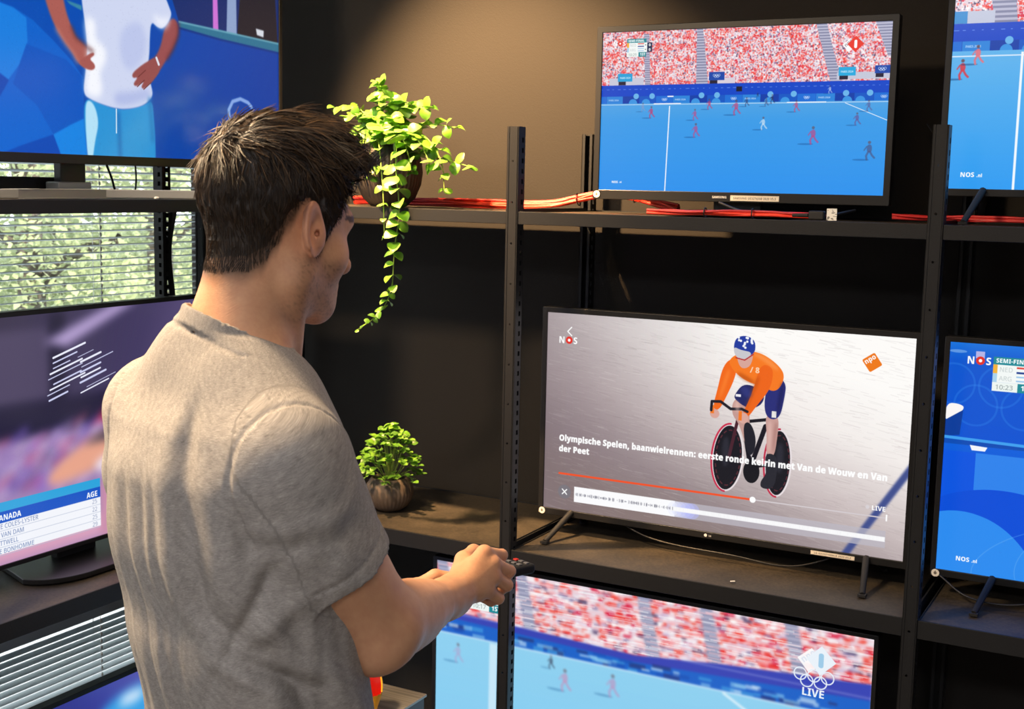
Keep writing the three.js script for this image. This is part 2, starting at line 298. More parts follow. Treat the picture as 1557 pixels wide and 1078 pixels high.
function scoreBox(c, x, y, s, semi, time) {
  rect(c, x, y, s * 6.6, s * 1.3, '#1f8a96'); write(c, semi, x + s * 0.4, y + s * 1.02, s * 0.98, '#fff', 'left', true, s * 5.8);
  rect(c, x, y + s * 1.3, s * 6.9, s * 3.0, '#f3f8f6'); rect(c, x, y + s * 1.3, s * 0.7, s * 1.5, '#f2b23a'); rect(c, x, y + s * 2.8, s * 0.7, s * 1.5, '#a9d2ec');
  write(c, 'NED', x + s * 1, y + s * 2.5, s * 1.1, '#c9d2d2', 'left', false); write(c, 'ARG', x + s * 1, y + s * 4.0, s * 1.1, '#c9d2d2', 'left', false);
  rect(c, x + s * 3.7, y + s * 1.5, s * 2.1, s * 0.3, '#e0483f'); rect(c, x + s * 3.7, y + s * 2.3, s * 2.1, s * 0.32, '#20408f');
  rect(c, x + s * 3.7, y + s * 3.05, s * 2.1, s * 0.25, '#9cc6ea'); rect(c, x + s * 3.7, y + s * 3.75, s * 2.1, s * 0.25, '#9cc6ea');
  disc(c, x + s * 6.35, y + s * 2.05, s * 0.18, '#3c4650'); disc(c, x + s * 6.35, y + s * 3.5, s * 0.18, '#3c4650');
  rect(c, x + s * 6.9, y + s * 1.3, s * 1.7, s * 3.0, '#16294f'); write(c, '0', x + s * 7.75, y + s * 2.5, s * 1.2, '#fff', 'center'); write(c, '0', x + s * 7.75, y + s * 4.0, s * 1.2, '#fff', 'center');
  rect(c, x, y + s * 4.3, s * 4, s * 1.5, '#eef6f2'); write(c, time, x + s * 0.5, y + s * 5.5, s * 1.15, '#8e9a9a', 'left', false); rect(c, x + s * 4, y + s * 4.3, s * 2.6, s * 1.5, '#1f8a96'); write(c, '1ST', x + s * 4.5, y + s * 5.45, s * 1.15, '#fff');
}
function channelOne(c, x, y, s, white) {
  c.save(); c.translate(x - s * 0.72, y + s * 0.12); c.rotate(-Math.PI / 4.4); rect(c, -s * 0.62, -s * 0.62, s * 1.24, s * 1.24, 'rgba(255,255,255,.9)'); write(c, 'npo', -s * 0.5, -s * 0.12, s * 0.62, white ? '#dfe6f2' : '#9c8f9a'); c.restore();
  poly(c, [[x, y - s], [x + s, y], [x, y + s], [x - s, y]], white ? '#eaf2fa' : '#e8311f'); c.beginPath(); c.roundRect(x - s * 0.17, y - s * 0.5, s * 0.34, s, s * 0.15); c.fillStyle = white ? '#9fcbe8' : '#fff'; c.fill();
}
function boards(c, W, y0, y1, y2, seed) {   // dark back wall y0..y1, advertising boards y1..y2
  const r = rng(seed); rect(c, 0, y0, W, y1 - y0, '#0b46c6'); rect(c, 0, y1, W, y2 - y1, '#0a3bb0');
  for (let x = 0; x < W; x += W * 0.021) rect(c, x, y0 + (y1 - y0) * 0.36, W * 0.011 * (0.3 + r()), 2, 'rgba(190,215,255,.55)');
  const bw = W * 0.062; let k = 0;
  for (let x = -W * 0.04; x < W; x += bw, k++) {
    rect(c, x, y1, bw - 1, y2 - y1, ['#1b6fd6', '#2a84da', '#0c3fa8', '#1159c4'][k % 4]);
    if (k % 4 === 0) rings(c, x + bw * 0.5, (y1 + y2) / 2 - 2, (y2 - y1) * 0.12, '#dbe9ff', 1.4);
    else if (k % 4 === 1) write(c, 'PARIS 2024', x + bw * 0.12, (y1 + y2) / 2 + 4, (y2 - y1) * 0.3, 'rgba(220,235,255,.9)', 'left', false, bw * 0.76);
    else { disc(c, x + bw * (0.3 + 0.4 * r()), y2, (y2 - y1) * 0.62, '#3a95e2'); disc(c, x + bw * (0.5 + 0.3 * r()), y1, (y2 - y1) * 0.4, '#6ab4ea'); }
  }
}
const soft = (c, px) => { try { c.filter = px ? `blur(${px}px)` : 'none'; } catch { /* drawn sharp */ } };

function softened(c, W, H, px, draw) {   // draws on a sheet of its own and lays it down blurred
  const o = document.createElement('canvas'); o.width = W; o.height = H; draw(o.getContext('2d')); soft(c, px); c.drawImage(o, 0, 0); soft(c, 0);
}
function hockeyWide(c, W, H) {      // the upper set above the shelf
  softened(c, W, H, 0.9, (k) => crowd(k, 0, 0, W, H * 0.335, 5.5, 3));
  aisle(c, W * 0.155, W * 0.175, W * 0.165, W * 0.185, H * 0.02, H * 0.335, 5); aisle(c, W * 0.348, W * 0.37, W * 0.352, W * 0.395, 0, H * 0.335, 6); aisle(c, W * 0.755, W * 0.79, W * 0.81, W * 0.845, 0, H * 0.335, 6); aisle(c, W * 0.945, W, W * 0.99, W, 0, H * 0.2, 6);
  rect(c, W * 0.03, H * 0.29, W * 0.13, H * 0.045, '#c8c9da'); rect(c, W * 0.4, H * 0.3, W * 0.09, H * 0.035, '#d9cfdc'); rect(c, W * 0.83, H * 0.285, W * 0.17, H * 0.04, '#c5c8da');
  for (const [x, y, w, h, col] of [[0.062, 0.262, 0.055, 0.05, '#22a0d8'], [0.397, 0.265, 0.055, 0.05, '#1747a8'], [0.835, 0.255, 0.055, 0.05, '#22a8de'], [0.95, 0.25, 0.05, 0.045, '#1747a8']]) { rect(c, x * W, y * H, w * W, h * H, col); rect(c, x * W + 4, (y + h) * H, w * W * 0.5, H * 0.022, '#242038'); }
  rings(c, W * 0.424, H * 0.285, 5, '#dbe9ff', 1.5); rings(c, W * 0.973, H * 0.268, 5, '#dbe9ff', 1.5); write(c, 'PARIS 2024', W * 0.07, H * 0.295, 10, '#eaf6ff', 'left', false); write(c, 'PARIS 2024', W * 0.842, H * 0.288, 10, '#eaf6ff', 'left', false);
  boards(c, W, H * 0.335, H * 0.405, H * 0.45, 8);
  const g = c.createLinearGradient(0, H * 0.45, 0, H); g.addColorStop(0, '#4fa3e4'); g.addColorStop(0.2, '#3c9ce8'); g.addColorStop(1, '#2f93ee'); c.fillStyle = g; c.fillRect(0, H * 0.45, W, H * 0.55);
  rect(c, 0, H * 0.455, W, 3, 'rgba(235,245,255,.7)'); rect(c, W * 0.2, H * 0.45, W * 0.1, 4, '#f2f6fa'); rect(c, W * 0.67, H * 0.452, W * 0.13, 4, '#eef4fa');
  stroke(c, [[W * 0.259, H * 0.47], [W * 0.252, H]], 5, '#eef6ff'); stroke(c, [[W * 0.862, H * 0.462], [W, H * 0.565]], 3, '#dcecfb');
  for (const [x, y, h, col] of [[0.192, 0.54, 0.08, '#d8285a'], [0.352, 0.555, 0.075, '#c9427c'], [0.357, 0.66, 0.095, '#c8447c'], [0.402, 0.49, 0.07, '#d2305c'], [0.497, 0.525, 0.1, '#d23a6c'], [0.702, 0.51, 0.075, '#d1406e'], [0.593, 0.615, 0.085, '#e6edf4'], [0.762, 0.70, 0.115, '#cf3d78'], [0.946, 0.79, 0.12, '#4a4f7c'], [0.902, 0.59, 0.08, '#6a4a8a'], [0.937, 0.51, 0.07, '#5a5a94'], [0.533, 0.475, 0.06, '#35406e'], [0.6, 0.475, 0.055, '#4a5080'], [0.62, 0.46, 0.06, '#2b2f55'], [0.16, 0.5, 0.06, '#8a9ac8'], [0.81, 0.405, 0.05, '#e6e8f2'], [0.57, 0.42, 0.03, '#1c2040']]) player(c, x * W, y * H, h * H, col);
  rect(c, W * 0.495, H * 0.355, W * 0.02, H * 0.03, '#151a30'); rect(c, W * 0.25, H * 0.405, W * 0.022, 5, '#fff');
  nosLogo(c, W * 0.04, H * 0.088, 20); scoreBox(c, W * 0.093, H * 0.047, 14, 'SEMI-FINAL', '10:29');
  channelOne(c, W * 0.885, H * 0.125, 34); write(c, 'NOS', W * 0.05, H * 0.952, 15, '#fff'); write(c, '.nl', W * 0.05 + 36, H * 0.952, 11, '#fff');
}
function trackCyclist(c, W, H) {    // the middle set
  const g = c.createLinearGradient(W * 0.55, 0, W * 0.35, H); g.addColorStop(0, '#fdfbf8'); g.addColorStop(0.25, '#f3edea'); g.addColorStop(0.55, '#c9bcbc'); g.addColorStop(0.8, '#96878a'); g.addColorStop(1, '#85736f'); c.fillStyle = g; c.fillRect(0, 0, W, H);
  const g2 = c.createLinearGradient(0, 0, W * 0.55, 0); g2.addColorStop(0, 'rgba(128,112,118,.62)'); g2.addColorStop(0.6, 'rgba(150,136,140,.25)'); g2.addColorStop(1, 'rgba(160,150,150,0)'); c.fillStyle = g2; c.fillRect(0, 0, W, H);
  const r = rng(21); for (let i = 0; i < 2600; i++) { const x = r() * W, y = r() * H, L = 20 + r() * 60; c.globalAlpha = 0.05 + 0.06 * r(); stroke(c, [[x, y], [x + L, y + L * (0.05 + 0.2 * r())]], 1 + r() * 3, r() > 0.5 ? '#6d5f62' : '#fffaf5'); } c.globalAlpha = 1;
  soft(c, 4); stroke(c, [[W * 1.01, H * 0.56], [W * 0.85, H * 1.02]], 28, '#43518e'); soft(c, 0);
  // bicycle and rider
  const X = (x) => x * W, Y = (y) => y * H;
  const wheel = (x, y, rx, ry, tilt, rim) => { c.save(); c.translate(X(x), Y(y)); c.rotate(tilt); c.beginPath(); c.ellipse(0, 0, X(rx), Y(ry), 0, 0, TAU); c.fillStyle = '#1b1b23'; c.fill(); c.lineWidth = 7; c.strokeStyle = '#e9dfe2'; c.stroke(); c.beginPath(); c.ellipse(0, 0, X(rx) + 4, Y(ry) + 4, 0, Math.PI * 0.5, Math.PI * 1.5); c.strokeStyle = rim; c.lineWidth = 8; c.stroke(); c.beginPath(); c.ellipse(2, 0, X(rx) * 0.82, Y(ry) * 0.84, 0, 0, TAU); c.setLineDash([12, 14]); c.lineWidth = 5; c.strokeStyle = 'rgba(150,60,70,.5)'; c.stroke(); c.setLineDash([]); c.restore(); };
  wheel(0.672, 0.625, 0.034, 0.155, 0.02, '#c0314c'); wheel(0.537, 0.628, 0.041, 0.158, 0.06, '#c8304f');
  stroke(c, [[X(0.575), Y(0.44)], [X(0.60), Y(0.66)], [X(0.635), Y(0.46)]], 20, '#1c1a24'); stroke(c, [[X(0.575), Y(0.45)], [X(0.66), Y(0.42)]], 14, '#1d1b25'); stroke(c, [[X(0.565), Y(0.4)], [X(0.54), Y(0.63)]], 14, '#4a2430'); stroke(c, [[X(0.60), Y(0.66)], [X(0.67), Y(0.63)]], 12, '#1c1a24');
  disc(c, X(0.603), Y(0.68), X(0.022), '#191920', Y(0.055)); stroke(c, [[X(0.582), Y(0.47)], [X(0.6), Y(0.6)]], 8, '#ded8e4');
  // far leg, near leg
  blob(c, [[X(0.545), Y(0.35)], [X(0.575), Y(0.33)], [X(0.592), Y(0.4)], [X(0.592), Y(0.46)], [X(0.608), Y(0.55)], [X(0.588), Y(0.58)], [X(0.565), Y(0.46)], [X(0.543), Y(0.42)]], '#c59a92');
  blob(c, [[X(0.575), Y(0.45)], [X(0.598), Y(0.45)], [X(0.615), Y(0.54)], [X(0.6), Y(0.62)], [X(0.582), Y(0.56)]], '#22222c');
  blob(c, [[X(0.548), Y(0.325)], [X(0.575), Y(0.262)], [X(0.63), Y(0.3)], [X(0.625), Y(0.36)], [X(0.59), Y(0.39)], [X(0.55), Y(0.35)]], '#252a63');
  blob(c, [[X(0.632), Y(0.4)], [X(0.67), Y(0.4)], [X(0.668), Y(0.5)], [X(0.662), Y(0.6)], [X(0.64), Y(0.6)], [X(0.64), Y(0.5)]], '#c99d96');
  blob(c, [[X(0.635), Y(0.585)], [X(0.667), Y(0.585)], [X(0.672), Y(0.66)], [X(0.665), Y(0.75)], [X(0.63), Y(0.755)], [X(0.628), Y(0.72)], [X(0.645), Y(0.68)]], '#2a2a33');
  blob(c, [[X(0.628), Y(0.3)], [X(0.658), Y(0.215)], [X(0.684), Y(0.25)], [X(0.682), Y(0.31)], [X(0.671), Y(0.425)], [X(0.632), Y(0.42)]], '#2a2f78');
  rect(c, X(0.65), Y(0.385), X(0.012), Y(0.03), '#e9e6e2'); rect(c, X(0.552), Y(0.322), X(0.014), Y(0.012), '#eceaf2');
  // arms, body
  blob(c, [[X(0.53), Y(0.16)], [X(0.552), Y(0.165)], [X(0.55), Y(0.24)], [X(0.527), Y(0.34)], [X(0.508), Y(0.41)], [X(0.49), Y(0.4)], [X(0.503), Y(0.3)], [X(0.512), Y(0.21)]], '#f26a1e');
  blob(c, [[X(0.525), Y(0.165)], [X(0.565), Y(0.12)], [X(0.61), Y(0.115)], [X(0.66), Y(0.165)], [X(0.682), Y(0.22)], [X(0.66), Y(0.3)], [X(0.62), Y(0.275)], [X(0.58), Y(0.26)], [X(0.545), Y(0.22)]], '#f67a24');
  blob(c, [[X(0.615), Y(0.17)], [X(0.65), Y(0.18)], [X(0.645), Y(0.28)], [X(0.612), Y(0.36)], [X(0.585), Y(0.435)], [X(0.57), Y(0.42)], [X(0.59), Y(0.34)], [X(0.603), Y(0.26)]], '#ee661c');
  write(c, '/ 8', X(0.587), Y(0.215), 34, '#fbd7b4'); disc(c, X(0.497), Y(0.425), X(0.013), '#d9a79c', Y(0.022)); disc(c, X(0.575), Y(0.432), X(0.014), '#dba89c', Y(0.026)); rect(c, X(0.485), Y(0.385), X(0.01), Y(0.04), '#f07a2a'); rect(c, X(0.562), Y(0.4), X(0.009), Y(0.045), '#f07a2a');
  stroke(c, [[X(0.487), Y(0.41)], [X(0.488), Y(0.368)], [X(0.512), Y(0.365)], [X(0.54), Y(0.395)], [X(0.57), Y(0.39)], [X(0.585), Y(0.4)]], 12, '#23222c');
  // head with helmet and visor
  blob(c, [[X(0.55), Y(0.15)], [X(0.558), Y(0.12)], [X(0.595), Y(0.12)], [X(0.59), Y(0.18)], [X(0.575), Y(0.2)], [X(0.56), Y(0.195)]], '#d8a69a');
  blob(c, [[X(0.54), Y(0.11)], [X(0.545), Y(0.06)], [X(0.57), Y(0.043)], [X(0.597), Y(0.062)], [X(0.6), Y(0.115)], [X(0.585), Y(0.14)], [X(0.55), Y(0.13)]], '#243c9e');
  blob(c, [[X(0.541), Y(0.1)], [X(0.56), Y(0.115)], [X(0.592), Y(0.12)], [X(0.58), Y(0.152)], [X(0.556), Y(0.158)], [X(0.543), Y(0.135)]], '#c9c8cf'); stroke(c, [[X(0.548), Y(0.152)], [X(0.572), Y(0.16)], [X(0.594), Y(0.13)]], 5, '#b52f34');
  for (let i = 0; i < 16; i++) disc(c, X(0.55 + r() * 0.04), Y(0.055 + r() * 0.05), 5, '#f2f4fb');
  soft(c, 6); c.globalAlpha = 0.55;
  blob(c, [[X(0.585), Y(0.125)], [X(0.62), Y(0.125)], [X(0.665), Y(0.185)], [X(0.66), Y(0.2)], [X(0.62), Y(0.155)]], '#ffa35c'); blob(c, [[X(0.55), Y(0.21)], [X(0.6), Y(0.25)], [X(0.6), Y(0.27)], [X(0.56), Y(0.245)]], '#a8440c'); blob(c, [[X(0.607), Y(0.22)], [X(0.617), Y(0.24)], [X(0.592), Y(0.35)], [X(0.582), Y(0.4)], [X(0.58), Y(0.38)]], '#b84c10'); blob(c, [[X(0.528), Y(0.2)], [X(0.536), Y(0.22)], [X(0.512), Y(0.35)], [X(0.505), Y(0.35)]], '#ff8f3e');
  blob(c, [[X(0.67), Y(0.24)], [X(0.682), Y(0.26)], [X(0.67), Y(0.4)], [X(0.66), Y(0.4)]], '#14184a'); blob(c, [[X(0.56), Y(0.29)], [X(0.58), Y(0.28)], [X(0.6), Y(0.32)], [X(0.58), Y(0.34)]], '#3a418c'); blob(c, [[X(0.642), Y(0.43)], [X(0.65), Y(0.43)], [X(0.65), Y(0.58)], [X(0.644), Y(0.58)]], '#f2cdc4'); blob(c, [[X(0.66), Y(0.43)], [X(0.667), Y(0.44)], [X(0.66), Y(0.58)], [X(0.656), Y(0.58)]], '#8d5a54'); blob(c, [[X(0.55), Y(0.36)], [X(0.56), Y(0.35)], [X(0.565), Y(0.4)], [X(0.555), Y(0.41)]], '#f0c8bd');
  for (const x of [0.52, 0.665]) blob(c, [[X(x), Y(0.54)], [X(x + 0.02), Y(0.52)], [X(x + 0.022), Y(0.66)], [X(x + 0.004), Y(0.68)]], '#3c3c48'); c.globalAlpha = 1; soft(c, 0);
  // player overlay
  write(c, 'NOS', X(0.038), Y(0.152), 40, 'rgba(255,255,255,0)'); nosLogo(c, X(0.036), Y(0.152), 30); stroke(c, [[X(0.075), Y(0.07)], [X(0.063), Y(0.092)], [X(0.076), Y(0.112)]], 5, '#fff');
  c.save(); c.translate(X(0.896), Y(0.122)); c.rotate(-0.62); c.beginPath(); c.roundRect(-29, -29, 58, 58, 6); c.fillStyle = '#ee7a1c'; c.fill(); write(c, 'npo', -25, -6, 27, '#fff'); c.restore();
  write(c, 'Olympische Spelen, baanwielrennen: eerste ronde keirin met Van de Wouw en Van', X(0.045), Y(0.646), 37, '#fff', 'left', true, X(0.905)); write(c, 'der Peet', X(0.045), Y(0.7), 37, '#fff', 'left', true, X(0.095)); c.lineWidth = 1.8; c.strokeStyle = '#fff'; c.strokeText('Olympische Spelen, baanwielrennen: eerste ronde keirin met Van de Wouw en Van', X(0.045), Y(0.646), X(0.905)); c.strokeText('der Peet', X(0.045), Y(0.7), X(0.095));
  rect(c, X(0.046), Y(0.808), X(0.565), 9, '#f2532a'); rect(c, X(0.61), Y(0.81), X(0.342), 5, '#d4ccd0'); disc(c, X(0.61), Y(0.813), 13, '#fff'); rect(c, X(0.951), Y(0.797), 6, 27, '#fff'); write(c, 'LIVE', X(0.95), Y(0.785), 27, '#fff', 'right'); disc(c, X(0.905), Y(0.773), 8, '#d8d2d6');
  disc(c, X(0.066), Y(0.905), 32, '#7c777e'); stroke(c, [[X(0.066) - 11, Y(0.905) - 11], [X(0.066) + 11, Y(0.905) + 11]], 5, '#fff'); stroke(c, [[X(0.066) + 11, Y(0.905) - 11], [X(0.066) - 11, Y(0.905) + 11]], 5, '#fff');
  rect(c, X(0.096), Y(0.872), X(0.857), Y(0.078), 'rgba(190,186,196,.75)'); rect(c, X(0.096), Y(0.872), X(0.3), Y(0.078), '#fbfbfd'); for (let i = 0; i < 6; i++) disc(c, X(0.385 + i * 0.012), Y(0.911), Y(0.039), `rgba(${250 - i * 14},${252 - i * 13},255,.5)`);
  rect(c, X(0.385), Y(0.9), X(0.567), Y(0.022), '#f6f6f8'); for (let i = 0; i < 520; i++) { const x = 0.1 + r() * 0.85, a = r() * 7; rect(c, X(x), Y(0.911) - a - 2, 3, 2 * a + 3, x < 0.39 ? 'rgba(120,120,135,.5)' : 'rgba(250,250,252,.9)'); }
}
function hockeyPan(c, W, H) {       // the large set under the shelf, a fast pan
  softened(c, W, H, 4, (k) => { crowd(k, -40, 0, W + 40, H * 0.3, 10, 5, 2.4); for (const x of [0.0, 0.205, 0.5, 0.64, 0.82]) aisle(k, x * W, (x + 0.028) * W, (x + 0.03) * W, (x + 0.062) * W, 0, H * 0.25, 9); });
  c.globalAlpha = 0.35; for (let i = 0, r = rng(9); i < 700; i++) rect(c, r() * W, r() * H * 0.25, 30 + r() * 70, 3 + r() * 4, r() > 0.5 ? '#fff' : '#f0c4cc'); c.globalAlpha = 1;
  softened(c, W, H, 3.5, (k) => {
  poly(k, [[0, H * 0.205], [W * 0.5, H * 0.235], [W * 0.7, H * 0.2], [W, H * 0.165], [W, H * 0.5], [0, H * 0.5]], '#3a46b4');
  poly(k, [[0, H * 0.235], [W * 0.5, H * 0.262], [W, H * 0.225], [W, H * 0.5], [0, H * 0.5]], '#1f63c8'); rect(k, 0, H * 0.215, W, 3, 'rgba(220,225,255,.5)');
  for (let i = 0, r = rng(14); i < 70; i++) { const x = r() * W; k.globalAlpha = 0.6; rect(k, x, H * (0.255 + 0.035 * r()), 20 + r() * 50, 8 + r() * 10, ['#4aa4e2', '#8fc8ee', '#1a4cb0', '#cfe4f6', '#2d2f66'][i % 5]); } k.globalAlpha = 1;
  const g = k.createLinearGradient(0, H * 0.3, 0, H); g.addColorStop(0, '#8fd0f0'); g.addColorStop(1, '#82ccf2'); k.fillStyle = g; k.fillRect(0, H * 0.302, W, H * 0.7); rect(k, 0, H * 0.3, W, 5, 'rgba(235,248,255,.75)');
  rect(k, W * 0.143, H * 0.31, W * 0.02, H * 0.69, 'rgba(214,238,250,.8)'); stroke(k, [[W * 0.7, H * 0.31], [W * 1.0, H * 0.6]], 9, 'rgba(225,243,252,.85)');
  for (const [x, y, h, col] of [[0.06, 0.42, 0.09, '#b0a2cc'], [0.335, 0.44, 0.1, '#cf86b0'], [0.3, 0.36, 0.06, '#2a2438'], [0.45, 0.42, 0.1, '#c48ab8'], [0.62, 0.52, 0.12, '#b888b8']]) player(k, x * W, y * H, h * H, col, 0.55);
  });
  scoreBox(c, W * 0.09, H * 0.052, 20, 'SEMI-FINAL', '10:17'); nosLogo(c, W * 0.03, H * 0.1, 26);
  channelOne(c, W * 0.898, H * 0.115, 48, true); rings(c, W * 0.885, H * 0.175, 20, '#e8f0fa', 4); write(c, 'LIVE', W * 0.885, H * 0.253, 36, '#eef4fb', 'center');
}
function hockeyNear(c, W, H) {      // upper set on the right
  crowd(c, 0, 0, W, H * 0.32, 6, 31); aisle(c, W * 0.06, W * 0.12, W * 0.09, W * 0.14, 0, H * 0.32, 7); rect(c, 0, H * 0.27, W * 0.03, H * 0.05, '#3b8fd0'); rect(c, W * 0.03, H * 0.27, W * 0.06, H * 0.05, '#c3c8dc');
  boards(c, W, H * 0.32, H * 0.392, H * 0.432, 4);
  const g = c.createLinearGradient(0, H * 0.43, 0, H); g.addColorStop(0, '#62b4ec'); g.addColorStop(1, '#2f9cf2'); c.fillStyle = g; c.fillRect(0, H * 0.432, W, H);
  rect(c, 0, H * 0.45, W, 4, '#cfe6fa'); rect(c, W * 0.152, H * 0.44, 7, H, '#f1f8ff'); rect(c, W * 0.04, H * 0.8, W * 0.03, H * 0.2, 'rgba(30,110,210,.0)');
  player(c, W * 0.026, H * 0.545, H * 0.09, '#d83a48', 0.9); player(c, W * 0.058, H * 0.485, H * 0.085, '#e8707c', 0.9); for (const [x, y] of [[0.3, 0.6], [0.45, 0.52], [0.6, 0.7], [0.75, 0.55], [0.85, 0.8]]) player(c, W * x, H * y, H * 0.1, '#d23a6c');
  write(c, 'NOS', W * 0.036, H * 0.948, 20, '#fff'); write(c, '.nl', W * 0.036 + 47, H * 0.948, 14, '#fff');
}
function poolBlue(c, W, H) {        // lower set on the right
  rect(c, 0, 0, W, H, '#0d5fdb'); const g = c.createLinearGradient(0, 0, 0, H); g.addColorStop(0, '#1a74dc'); g.addColorStop(0.08, '#0c57cf'); g.addColorStop(0.4, '#0b54d2'); c.fillStyle = g; c.fillRect(0, 0, W, H * 0.42);
  c.globalAlpha = 0.25; rings(c, W * 0.12, H * 0.18, 62, '#4a97ef', 6); c.globalAlpha = 1;
  blob(c, [[0, H * 0.265], [W * 0.03, H * 0.265], [W * 0.045, H * 0.28], [W * 0.02, H * 0.33], [0, H * 0.35]], '#fbf7f6'); poly(c, [[0, H * 0.34], [W * 0.04, H * 0.29], [W * 0.035, H * 0.4], [0, H * 0.41]], '#0b3d9a');
  rect(c, 0, H * 0.42, W, H * 0.02, '#0d4db4'); stroke(c, [[0, H * 0.412], [W, H * 0.455]], 9, '#3f9ff0');
  rect(c, 0, H * 0.47, W * 0.075, H * 0.53, '#0b56e0'); rect(c, W * 0.075, H * 0.47, W, H * 0.2, '#2f83ec'); disc(c, W * 0.14, H * 1.02, W * 0.27, '#0a4fd8', H * 0.4); disc(c, W * 0.05, H * 1.15, W * 0.2, '#2d8cf0', H * 0.42);
  c.globalAlpha = 0.3; for (let i = 0; i < 5; i++) { c.beginPath(); c.ellipse(W * (0.2 + i * 0.1), H * 0.9, W * 0.13, H * (0.1 + i * 0.05), -0.5, 0, TAU); c.strokeStyle = '#7ab8f8'; c.lineWidth = 3; c.stroke(); } c.globalAlpha = 1;
  poly(c, [[W * 0.06, H * 0.438], [W * 0.1, H * 0.442], [W * 0.095, H * 0.46], [W * 0.065, H * 0.46]], '#f4f6fb'); rect(c, W * 0.06, H * 0.035, W * 0.02, H * 0.03, 'rgba(220,200,235,.8)'); c.globalAlpha = 0.4; disc(c, W * 0.02, H * 0.04, W * 0.02, '#cfe2fb', 5); c.globalAlpha = 1;
  nosLogo(c, W * 0.04, H * 0.09, 23); scoreBox(c, W * 0.1, H * 0.052, 18, 'SEMI-FINAL', '10:23'); write(c, 'NOS', W * 0.045, H * 0.948, 20, '#fff'); write(c, '.nl', W * 0.045 + 47, H * 0.948, 14, '#fff');
}
const athleteShapes = {
  shirt: [[0.503, 0.524], [0.502, 0.560], [0.506, 0.602], [0.511, 0.657], [0.512, 0.706], [0.507, 0.763], [0.500, 0.826], [0.520, 0.841], [0.543, 0.851], [0.577, 0.860], [0.612, 0.854], [0.638, 0.840], [0.658, 0.813], [0.655, 0.783], [0.644, 0.742], [0.651, 0.688], [0.652, 0.642], [0.656, 0.586], [0.671, 0.603], [0.686, 0.604], [0.708, 0.559], [0.700, 0.533], [0.690, 0.502], [0.664, 0.476]],
  armA: [[0.424, 0.555], [0.436, 0.612], [0.448, 0.651], [0.467, 0.690], [0.481, 0.712], [0.491, 0.738], [0.505, 0.751], [0.517, 0.756], [0.528, 0.750], [0.527, 0.735], [0.515, 0.723], [0.528, 0.710], [0.524, 0.701], [0.511, 0.691], [0.502, 0.680], [0.488, 0.668], [0.480, 0.639], [0.469, 0.599], [0.463, 0.546]],
  armB: [[0.686, 0.604], [0.708, 0.561], [0.722, 0.578], [0.722, 0.615], [0.709, 0.658], [0.693, 0.694], [0.676, 0.730], [0.667, 0.749], [0.655, 0.770], [0.636, 0.794], [0.629, 0.788], [0.639, 0.766], [0.621, 0.788], [0.610, 0.783], [0.624, 0.758], [0.611, 0.765], [0.609, 0.751], [0.629, 0.725], [0.650, 0.705], [0.666, 0.692], [0.680, 0.650]],
  pants: [[0.503, 0.832], [0.501, 0.907], [0.506, 0.957], [0.512, 1.033], [0.577, 1.036], [0.662, 1.037], [0.662, 0.946], [0.659, 0.879], [0.656, 0.823], [0.636, 0.842], [0.607, 0.856], [0.577, 0.862], [0.539, 0.850]],
  stripe: [[0.506, 0.838], [0.524, 0.848], [0.534, 0.904], [0.524, 0.956], [0.516, 1.033], [0.508, 1.030], [0.504, 0.907]],
  shirtlight: [[0.505, 0.603], [0.533, 0.609], [0.527, 0.666], [0.551, 0.681], [0.553, 0.724], [0.535, 0.759], [0.544, 0.802], [0.536, 0.834], [0.504, 0.826], [0.509, 0.763], [0.514, 0.706]],
  shirtshade: [[0.591, 0.616], [0.631, 0.588], [0.646, 0.643], [0.640, 0.697], [0.609, 0.747], [0.589, 0.731], [0.580, 0.669]],
  shirtshade2: [[0.568, 0.811], [0.608, 0.806], [0.649, 0.787], [0.654, 0.817], [0.607, 0.845], [0.568, 0.850]],
  sleeve: [[0.657, 0.562], [0.684, 0.576], [0.705, 0.558], [0.694, 0.601], [0.673, 0.602]],
  big: [[0.265, 0.634], [0.343, 0.604], [0.367, 0.611], [0.403, 0.637], [0.441, 0.683], [0.480, 0.736], [0.501, 0.778], [0.501, 0.907], [0.507, 1.033], [0.255, 1.043]],
  wedge: [[0.285, 0.601], [0.343, 0.605], [0.367, 0.613], [0.391, 0.634], [0.392, 0.698], [0.376, 0.760], [0.354, 0.805], [0.339, 0.789], [0.281, 0.753]],
  darksq: [[0.300, 0.778], [0.339, 0.792], [0.355, 0.807], [0.337, 0.853], [0.297, 0.881]],
  tri: [[0.438, 0.945], [0.472, 0.916], [0.501, 0.895], [0.508, 1.033], [0.461, 1.035]],
  tri2: [[0.314, 1.018], [0.375, 0.979], [0.438, 0.945], [0.461, 1.035], [0.313, 1.041]],
  mid: [[0.390, 0.704], [0.467, 0.733], [0.501, 0.778], [0.501, 0.898], [0.438, 0.945], [0.407, 0.868], [0.362, 0.815]],
  rail: [[0.724, 0.574], [0.830, 0.580], [1.014, 0.591], [1.014, 0.623], [0.830, 0.608], [0.724, 0.593]],
  rail2: [[0.470, 0.568], [0.502, 0.576], [0.502, 0.590], [0.478, 0.578]],
  standtop: [[0.724, 0.574], [0.696, 0.461], [1.015, 0.379], [1.014, 0.591], [0.830, 0.580]],
  pink: [[0.812, 0.459], [0.824, 0.456], [0.827, 0.602], [0.812, 0.601]],
  grey: [[0.852, 0.449], [0.876, 0.443], [0.877, 0.606], [0.848, 0.606]],
  darkA: [[0.888, 0.440], [0.988, 0.415], [0.997, 0.591], [0.878, 0.588]],
  cup: [[0.932, 0.552], [0.955, 0.555], [0.954, 0.577], [0.935, 0.573]],
  curl: [[0.855, 0.860], [0.853, 0.831], [0.864, 0.803], [0.886, 0.792], [0.908, 0.802], [0.918, 0.816]],
};
